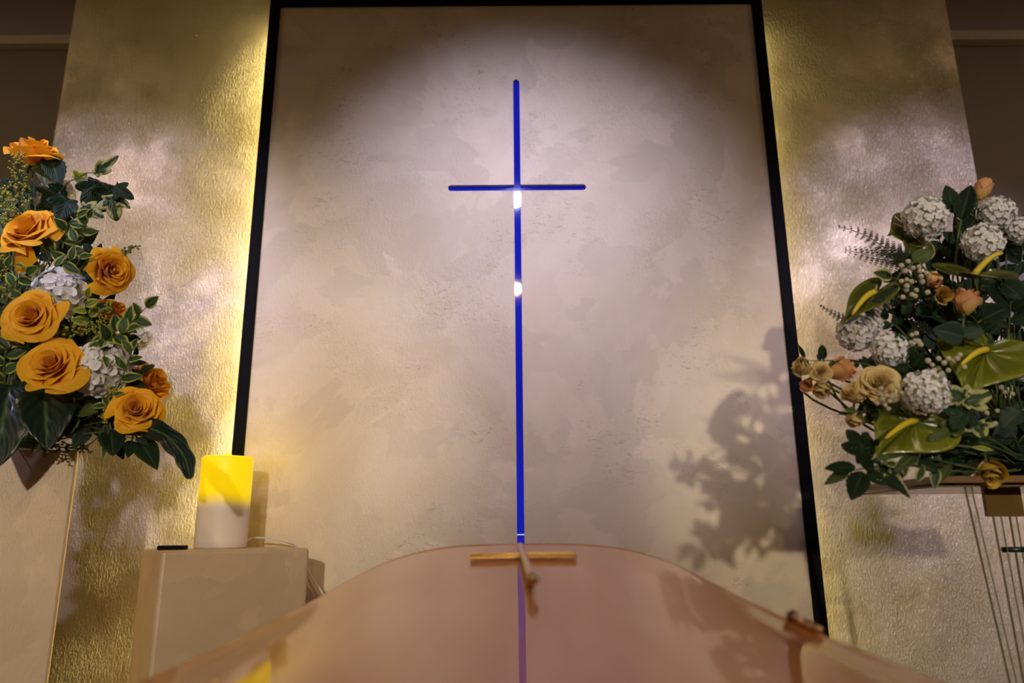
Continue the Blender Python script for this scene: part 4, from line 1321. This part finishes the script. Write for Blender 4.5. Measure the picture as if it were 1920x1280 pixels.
# ------------------------------------------------------------------ RIGHT ARRANGEMENT and acrylic stand
SY = 1.55
sc_ = at(1886, 897, SY)
RZ = at(1886, 891, SY - .17).z
RROOT = Vector((sc_.x + .05, SY, RZ + 0.03))
stand = thing('flower_stand', 'clear acrylic flower stand with a thin brown top and a brown block beneath', 'flower stand', (sc_.x, SY, 0))
M_tray = wood_mat('tray_wood', (0.16, 0.09, 0.035), (0.26, 0.15, 0.06), 0.35, 0.6)
M_block = wood_mat('block_bronze', (0.12, 0.065, 0.015), (0.20, 0.11, 0.03), 0.3, 0.6)
def acrylic():
    m, nt, b = new_mat('clear_acrylic')
    b.inputs['Base Color'].default_value = (0.93, 0.95, 0.93, 1)
    b.inputs['Roughness'].default_value = 0.02
    b.inputs['Transmission Weight'].default_value = 1.0
    b.inputs['IOR'].default_value = 1.10
    return m
M_acr = acrylic()
sx0 = at(1712, 897, SY - .1).x - sc_.x
ztop = RZ - at(0, 0, 1).z * 0
bevel(MB().box((sx0, -.17, RZ - 0.013), (-sx0, .17, RZ)).build('top_board', M_tray, stand, False), 0.002)
zp = at(1830, 911, SY - .15).z
pxl = at(1755, 911, SY - .15).x - sc_.x
MB().box((pxl, -.15, zp - 0.0015), (-pxl, .15, zp + 0.0015)).build('plate', M_tray, stand, False)
for x in (1768, 1793):
    xx = at(x, 906, SY - .14).x - sc_.x
    MB().lathe([(0.0045, 0), (0.0045, RZ - 0.013 - zp)], 12, c=(xx, -.13, zp)).build('spacer', M_black, stand)
b0x, b1x = at(1849, 940, SY - .08).x - sc_.x, at(1918, 940, SY - .08).x - sc_.x
zb0 = at(1880, 968, SY - .08).z
bevel(MB().box((b0x, -.08, zb0), (b1x, -.068, zp)).build('block', M_block, stand, False), 0.0015)
def slab(p0, p1, wid, th, name='leg', mat=None):
    p0, p1 = Vector(p0) - Vector((sc_.x, SY, 0)), Vector(p1) - Vector((sc_.x, SY, 0))
    d = (p1 - p0).normalized(); s_ = Vector((0.3, 1, 0)).cross(d).normalized(); q = d.cross(s_).normalized()
    vs_ = [pp + s_ * a * wid / 2 + q * b_ * th / 2 for pp in (p0, p1) for a, b_ in ((-1, -1), (1, -1), (1, 1), (-1, 1))]
    fs = [(0, 3, 2, 1), (4, 5, 6, 7), (0, 1, 5, 4), (1, 2, 6, 5), (2, 3, 7, 6), (3, 0, 4, 7)]
    return MB().add(vs_, fs).build(name, mat or M_acr, stand, False)
M_edge = simple('acrylic_edge', (0.10, 0.075, 0.04), 0.2)
M_edgel = simple('acrylic_edge_pale', (0.55, 0.50, 0.42), 0.2)
def floor_pt(pa, pb_):
    d = pb_ - pa
    return pa + d * ((pa.z - 0.0) / -d.z)
LEGS = [((1809, 914), (1893, 1280), 1.42, 12), ((1862, 968), (1917, 1270), 1.45, 14), ((1893, 968), (1930, 1190), 1.50, 12)]
for (a, b_, Yq, wd) in LEGS:
    pa, pb2 = at(a[0], a[1], Yq), at(b_[0], b_[1], Yq + .02)
    pf = floor_pt(pa, pb2)
    wq = pxs(wd, Yq)
    slab(pa + Vector((wq / 2, 0, 0)), pf + Vector((wq / 2, 0, 0)), wq, 0.006)
    slab(pa, pf, 0.0022, 0.0062, 'leg_edge', M_edge)
    slab(pa + Vector((wq, 0, 0)), pf + Vector((wq, 0, 0)), 0.0012, 0.0062, 'leg_edge', M_edgel)
cl = at(1902, 1030, 1.46) - Vector((sc_.x, SY, 0))
MB().tube([cl + Vector((-.023, 0, 0)), cl + Vector((.05, 0, 0))], 0.0052, 12).build('clamp', simple('clamp_green', (0.008, 0.014, 0.01), 0.3), stand)
tray = thing('flower_bowl', 'dark shallow bowl hidden under the right arrangement on the acrylic stand', 'bowl', (sc_.x + .05, SY, RZ))
MB().lathe([(0.06, 0.0), (0.085, 0.008), (0.095, 0.03), (0.089, 0.03), (0.08, 0.014), (0.001, 0.012)], 32, cap=False).build('dish', M_black, tray)
MB().lathe([(0.001, 0.010), (0.076, 0.012), (0.07, 0.04), (0.05, 0.056), (0.001, 0.06)], 24).build('floral_foam', simple('foam_green_b', (0.02, 0.05, 0.02), 0.95), tray)

# anthuriums
anthurium('large shiny lime anthurium facing left at the right edge, below the peach rose', (1849, 658), (1808, 742), 172, 1.30, 1.34, (1802, 684), RROOT, M_spathe, nb=(0, 0, .1), spY=1.29, seed=1)
anthurium('shiny lime anthurium lowest in the arrangement, under the white round head', (1716, 790), (1636, 856), 158, 1.30, 1.33, (1660, 822), RROOT, M_spathe, nb=(0, 0, .3), spY=1.27, seed=2)
anthurium('olive anthurium at the left rim behind the upper fern', (1640, 550), (1574, 608), 74, 1.34, 1.37, (1598, 590), RROOT, M_spathed, nb=(-.5, 0, .2), spY=1.33, seed=3)
anthurium('wide olive anthurium seen edge on with upright spadix, under the white heads', (1824, 520), (1790, 528), 150, 1.28, 1.36, (1880, 474), RROOT, M_spathed, nb=(.1, .0, .75), spY=1.34, seed=4, cup=.22)
anthurium('dark olive anthurium turned away behind the topmost left white head', (1704, 432), (1664, 440), 92, 1.44, 1.45, None, RROOT, M_spathed, nb=(-.4, 0, .3), seed=5)
anthurium('olive anthurium leaf like spathe below the topmost left white head', (1722, 462), (1712, 505), 70, 1.41, 1.44, None, RROOT, M_spathed, nb=(.5, 0, .3), seed=6)
# white heads
GW = 'white snowball flower heads in the right arrangement'
WH = [
 (1735, 408, 90, 84, 1.40, face(-.1, .4, .8), 0, 'white snowball head highest on the left, in front of the dark olive anthurium'),
 (1868, 402, 72, 70, 1.42, face(.1, .6, .7), 1, 'white snowball head just under the peach bud at the top'),
 (1843, 455, 84, 72, 1.37, face(0, .2, .9), 0, 'white snowball head above the edge on anthurium'),
 (1912, 432, 56, 56, 1.42, face(.3, .3, .8), 1, 'white snowball head cut by the right edge near the top'),
 (1604, 624, 68, 74, 1.40, face(-.6, .1, .7), 1, 'white snowball head at the left rim under the olive anthurium'),
 (1634, 608, 42, 42, 1.38, face(-.2, .6, .7), 0, 'small white snowball head crossed by the lower fern'),
 (1668, 655, 72, 64, 1.35, face(-.2, .3, .9), 0, 'white snowball head above the open cream rose'),
 (1735, 735, 90, 80, 1.29, face(0, .25, 1), 1, 'full round white snowball head in the middle, above the lowest anthurium'),
 (1917, 692, 40, 52, 1.33, face(.1, .1, 1), 0, 'white snowball head cut by the right edge beside the large anthurium'),
]
for (x, y, a, b_, Y, d, k, lab) in WH:
    hydra(x, y, a, b_, Y, d, VIB[k], lab, RROOT, GW, 'snowball_flower')
# peach and cream roses
GP = 'peach and cream roses in the right arrangement'
PR = [
 (1843, 352, 32, 1.44, face(.35, .9, .2), 'peach', 'peach rosebud at the very top of the right arrangement', 1.35),
 (1853, 382, 30, 1.45, face(-.2, .9, .3), 'cream', 'cream bud tucked between the top peach bud and a white head', 1.1),
 (1767, 553, 33, 1.32, face(-.25, -.1, .9), 'yellow', 'small yellow rosebud facing forward, left of the peach rose', 1.0),
 (1811, 562, 47, 1.32, face(.05, .85, .35), 'peach', 'peach rose standing upright under the edge on anthurium', 1.05),
 (1503, 688, 34, 1.36, face(-.75, .3, .4), 'cream', 'outermost cream bud of the left cluster, overlapping the black frame', 1.2),
 (1541, 698, 38, 1.35, face(-.1, -.1, .95), 'peachopen', 'ruffled cream rose between two buds in the left cluster', 1.0),
 (1580, 692, 42, 1.36, face(.7, .1, .5), 'peach', 'peach rose on its side, right end of the left cluster', 1.2),
 (1513, 721, 24, 1.37, face(-.5, -.4, .7), 'peach', 'tiny peach bud hanging under the outermost cream bud', 1.2),
 (1539, 730, 32, 1.37, face(-.3, -.8, .4), 'cream', 'drooping cream bud hanging lowest in the left cluster', 1.1),
 (1647, 716, 72, 1.31, face(-.35, .2, .9), 'peachopen', 'open cream rose with ruffled heart, left of the round white head', .9),
 (1602, 736, 46, 1.34, face(-.5, .5, .6), 'cream', 'pale cream rose below the sideways peach rose', .9),
 (1602, 786, 30, 1.35, face(-.15, -.95, .2), 'cream', 'little cream bud hanging head down above the dark ivy', 1.2),
 (1858, 888, 52, 1.38, face(-.2, -.6, .5), 'yellow', 'yellow rose drooping over the edge of the brown stand top', .9),
 (1752, 524, 28, 1.34, face(.2, -.8, .4), 'peach', 'small orange pink blossom among the upper tiny white pompons', 1.2),
]
for q, (x, y, wd, Y, d, k, lab, sq) in enumerate(PR):
    rose(x, y, wd, Y, d, ROSE[k], lab, RROOT, group=GP, roll=q * .9, squash=sq)
# gypsophila
gyps('spray of small cream pompons left of the yellow rosebud', [(1690, 498), (1703, 490), (1712, 502), (1697, 508), (1723, 500), (1725, 508), (1737, 512), (1727, 518), (1746, 520), (1753, 512), (1764, 522), (1690, 527), (1700, 524), (1709, 528), (1700, 536), (1699, 543), (1718, 544), (1739, 548), (1710, 552), (1716, 555), (1693, 557), (1729, 528)], 1.33, RROOT, 'tiny white pompon sprays', 1)
gyps('spray of small cream pompons lying over the large anthurium', [(1740, 676), (1748, 684), (1760, 672), (1760, 690), (1770, 680), (1778, 672), (1788, 676), (1800, 665), (1808, 688), (1778, 694), (1752, 694), (1765, 700), (1795, 672)], 1.29, RROOT, 'tiny white pompon sprays', 2)
gyps('spray of small cream pompons beside the open cream rose', [(1652, 728), (1662, 742), (1655, 748), (1668, 752), (1660, 760), (1674, 732), (1684, 726), (1672, 744), (1644, 756), (1666, 766), (1678, 741), (1690, 736), (1674, 713), (1650, 738)], 1.28, RROOT, 'tiny white pompon sprays', 3, 4.6)
gyps('short spray of cream pompons right of the white head over the open rose', [(1710, 628), (1716, 638), (1708, 642), (1722, 640), (1726, 646), (1712, 650), (1718, 625)], 1.33, RROOT, 'tiny white pompon sprays', 4, 5)
gyps('small cream pompons in the dark at the right below the large anthurium', [(1843, 766), (1850, 774), (1870, 770), (1866, 794), (1884, 735), (1898, 738), (1877, 726)], 1.33, RROOT, 'tiny white pompon sprays', 5, 5)
# ferns
fern('fern_frond', 'uppermost dark fern frond reaching left past the white head', [(1712, 492), (1665, 468), (1620, 440), (1571, 424)], (1.42, 1.38), RROOT, 56, 1, 13)
fern('fern_frond', 'second dark fern frond reaching left below the uppermost one', [(1715, 492), (1675, 486), (1630, 478), (1584, 468)], (1.40, 1.36), RROOT, 62, 2, 14, .6)
fern('fern_frond', 'lower dark fern frond with its tip beside the olive anthurium', [(1640, 625), (1600, 606), (1565, 590), (1538, 572)], (1.42, 1.38), RROOT, 36, 3, 13)
fern('fern_frond', 'dark fern frond hanging over the small white head', [(1690, 540), (1660, 565), (1634, 590), (1616, 612)], (1.36, 1.33), RROOT, 52, 4, 14)
fern('fern_frond', 'dark fern frond lying beneath the small cream pompons', [(1760, 620), (1730, 590), (1690, 560), (1668, 530)], (1.40, 1.37), RROOT, 80, 5, 16)
# leaves
GL = 'single pointed leaves in the right arrangement'
SL = [
 ('upright pointed dark leaf left of the top peach bud', (1774, 347), (1790, 400), 32, 'rose', M_dark, 1.42),
 ('tall dark leaf right of the pointed leaf, under the top bud', (1820, 346), (1802, 412), 42, 'rose', M_dark, 1.41),
 ('dark leaf behind the two upper pointed leaves', (1846, 385), (1810, 440), 40, 'rose', M_dark, 1.44),
 ('lime green leaf behind the white head under the peach bud', (1872, 442), (1836, 412), 36, 'ovate', M_mid, 1.43),
 ('olive leaf right of the lower spathe at the upper left', (1750, 468), (1712, 492), 34, 'ovate', M_mid, 1.38),
 ('pale edged leaf above the olive anthurium at the left rim', (1640, 510), (1672, 520), 26, 'rose', M_varic, 1.37),
 ('grey green broad leaf in the middle above the large anthurium', (1752, 616), (1806, 632), 48, 'ovate', M_blueg, 1.33),
 ('grey green leaf touching the top of the large anthurium', (1846, 620), (1804, 630), 30, 'ovate', M_blueg, 1.33),
 ('dark leaf under the yellow rosebud', (1745, 590), (1795, 598), 40, 'rose', M_dark, 1.38),
 ('dark leaf right of the peach rose', (1890, 575), (1840, 600), 48, 'rose', M_dark, 1.40),
 ('dark leaf below the edge on anthurium at the right edge', (1918, 560), (1880, 530), 44, 'rose', M_dark, 1.38),
 ('dark leaf right of the lowest anthurium', (1790, 850), (1830, 800), 50, 'ovate', M_dark, 1.38),
 ('blue green leaf low at the right edge', (1880, 800), (1915, 770), 50, 'ovate', M_blueg, 1.36),
 ('narrow yellow green blade low at the right', (1866, 844), (1820, 838), 9, 'lance', M_limeleaf, 1.31),
 ('small dark leaf at the rim beside the hanging cream bud', (1644, 790), (1632, 758), 20, 'ovate', M_dark, 1.34),
 ('thin dark leaf left of the hanging cream bud', (1571, 776), (1592, 774), 8, 'lance', M_dark, 1.34),
 ('round dark leaf standing above the left rose cluster', (1541, 647), (1544, 674), 17, 'round', M_dark, 1.36),
 ('curled dark leaf above the outermost cream bud', (1496, 645), (1510, 672), 9, 'lance', M_dark, 1.36),
 ('olive leaf lying under the lowest anthurium', (1642, 862), (1702, 842), 22, 'ovate', M_mid, 1.31),
 ('second olive leaf under the lowest anthurium', (1676, 884), (1722, 850), 24, 'ovate', M_mid, 1.31),
 ('dark leaf right above the left end of the stand top', (1760, 885), (1722, 862), 26, 'ovate', M_dark, 1.33),
]
for q, (lab, tp, bs, wd, kd, mt, Y) in enumerate(SL):
    single_leaf('pointed_leaf', lab, 'leaf', tp, bs, Y - .01, Y, wd, kd, mt, RROOT, q + 30, group=GL, nbias=(rnd.uniform(-.3, .3), 0, rnd.uniform(-.1, .3)))
# ivy with cream margins in the lower middle
t = thing('ivy_sprig', 'cream edged ivy sprig right of the round white head', 'foliage', at(1830, 800, 1.34))
mb = MB().tube([Vector((0, 0, 0)), at(1805, 770, 1.31) - t.location, at(1790, 745, 1.30) - t.location], 0.0012, 6)
mb.tube([Vector((0, 0, 0)), RROOT - t.location], 0.0014, 6); mb.build('stem', M_stem, t)
for q, (b_, e_, wd, mt) in enumerate([((1806, 752), (1782, 728), 56, M_varic), ((1805, 756), (1852, 738), 60, M_varic), ((1808, 765), (1790, 800), 64, M_dark), ((1830, 790), (1842, 816), 54, M_varic), ((1812, 790), (1752, 818), 40, M_mid)]):
    b3, e3 = at(b_[0], b_[1], 1.30 + .004 * q), at(e_[0], e_[1], 1.30)
    leaf_obj(t, b3, e3 - b3, tocam(b3) + Vector((rnd.uniform(-.2, .2), 0, .3)), (e3 - b3).length * 1.2, pxs(wd, 1.3), 'ivy', mt, q + 60, .3, .12)
t = thing('ivy_sprig', 'dark ivy sprig at the lower left, under the hanging cream bud', 'foliage', at(1690, 868, 1.34))
mb = MB().tube([Vector((0, 0, 0)), at(1650, 862, 1.32) - t.location, at(1610, 840, 1.31) - t.location], 0.0012, 6)
mb.tube([Vector((0, 0, 0)), RROOT - t.location], 0.0014, 6); mb.build('stem', M_twig, t)
for q, (b_, e_, wd) in enumerate([((1625, 845), (1594, 812), 50), ((1630, 850), (1588, 836), 54), ((1640, 855), (1625, 868), 40), ((1640, 850), (1622, 818), 40), ((1660, 870), (1650, 895), 30), ((1655, 868), (1698, 922), 36)]):
    b3, e3 = at(b_[0], b_[1], 1.31 + .004 * q), at(e_[0], e_[1], 1.30)
    leaf_obj(t, b3, e3 - b3, tocam(b3) + Vector((rnd.uniform(-.2, .2), 0, .3)), (e3 - b3).length * 1.2, pxs(wd, 1.3), 'ivy', M_dark if q < 4 else M_varic, q + 70, .3, .12)
# rose leaf spray, lowest left
t = thing('rose_foliage', 'spray of serrated dark rose leaves hanging lowest at the left of the stand', 'foliage', at(1690, 872, 1.33))
sp1 = [at(1690, 872, 1.33), at(1650, 880, 1.31), at(1620, 878, 1.30), at(1600, 882, 1.30)]
mb = MB().tube([p - t.location for p in smooth_path(sp1)], 0.0011, 6); mb.tube([Vector((0, 0, 0)), RROOT - t.location], 0.0014, 6); mb.build('stem', M_twig, t)
for q, (b_, e_, wd, mt) in enumerate([((1604, 876), (1547, 876), 24, M_dark), ((1592, 882), (1546, 906), 20, M_mid), ((1618, 884), (1596, 936), 40, M_dark), ((1640, 880), (1612, 864), 20, M_dark), ((1625, 884), (1664, 908), 24, M_dark), ((1648, 884), (1702, 924), 22, M_dark)]):
    b3, e3 = at(b_[0], b_[1], 1.30 + .003 * q), at(e_[0], e_[1], 1.29)
    leaf_obj(t, b3, e3 - b3, tocam(b3) + Vector((rnd.uniform(-.2, .2), 0, .3)), (e3 - b3).length, pxs(wd, 1.3), 'rose', mt, q + 80, .25, .08)
RS = [
 ('dark branch carrying leaves along the left rose cluster', [(1650, 690), (1610, 680), (1560, 676), (1510, 676)], 7, 20, 11, M_dark, 1.38),
 ('leafy dark spray behind the white head over the open rose', [(1720, 660), (1690, 620), (1660, 600), (1640, 590)], 8, 40, 24, M_dark, 1.40),
 ('dark leafy spray between the two lower white heads', [(1720, 700), (1700, 680), (1690, 650)], 6, 46, 28, M_dark, 1.36),
 ('olive leafy spray under the open cream rose', [(1660, 790), (1630, 775), (1605, 770)], 6, 30, 18, M_mid, 1.36),
 ('long narrow olive leaves spread above the stand top', [(1790, 870), (1750, 860), (1710, 850), (1680, 848)], 7, 60, 18, M_mid, 1.34),
 ('cream edged spray above the left end of the stand top', [(1760, 880), (1720, 875), (1680, 870)], 6, 34, 18, M_varic, 1.33),
 ('dark spray left of the yellow rosebud', [(1760, 590), (1735, 570), (1700, 560), (1660, 560)], 7, 40, 20, M_dark, 1.38),
 ('dark spray below the peach rose', [(1850, 640), (1836, 610), (1820, 590)], 5, 36, 22, M_dark, 1.37),
]
for q, (lab, pth, c, lp, wp_, mt, Y) in enumerate(RS):
    sprig('rose_foliage', lab, pth, (Y, Y - .03), (c, lp, wp_, 'rose' if q != 4 else 'lance'), mt, RROOT, 'leafy sprays in the right arrangement', seed=q + 140)
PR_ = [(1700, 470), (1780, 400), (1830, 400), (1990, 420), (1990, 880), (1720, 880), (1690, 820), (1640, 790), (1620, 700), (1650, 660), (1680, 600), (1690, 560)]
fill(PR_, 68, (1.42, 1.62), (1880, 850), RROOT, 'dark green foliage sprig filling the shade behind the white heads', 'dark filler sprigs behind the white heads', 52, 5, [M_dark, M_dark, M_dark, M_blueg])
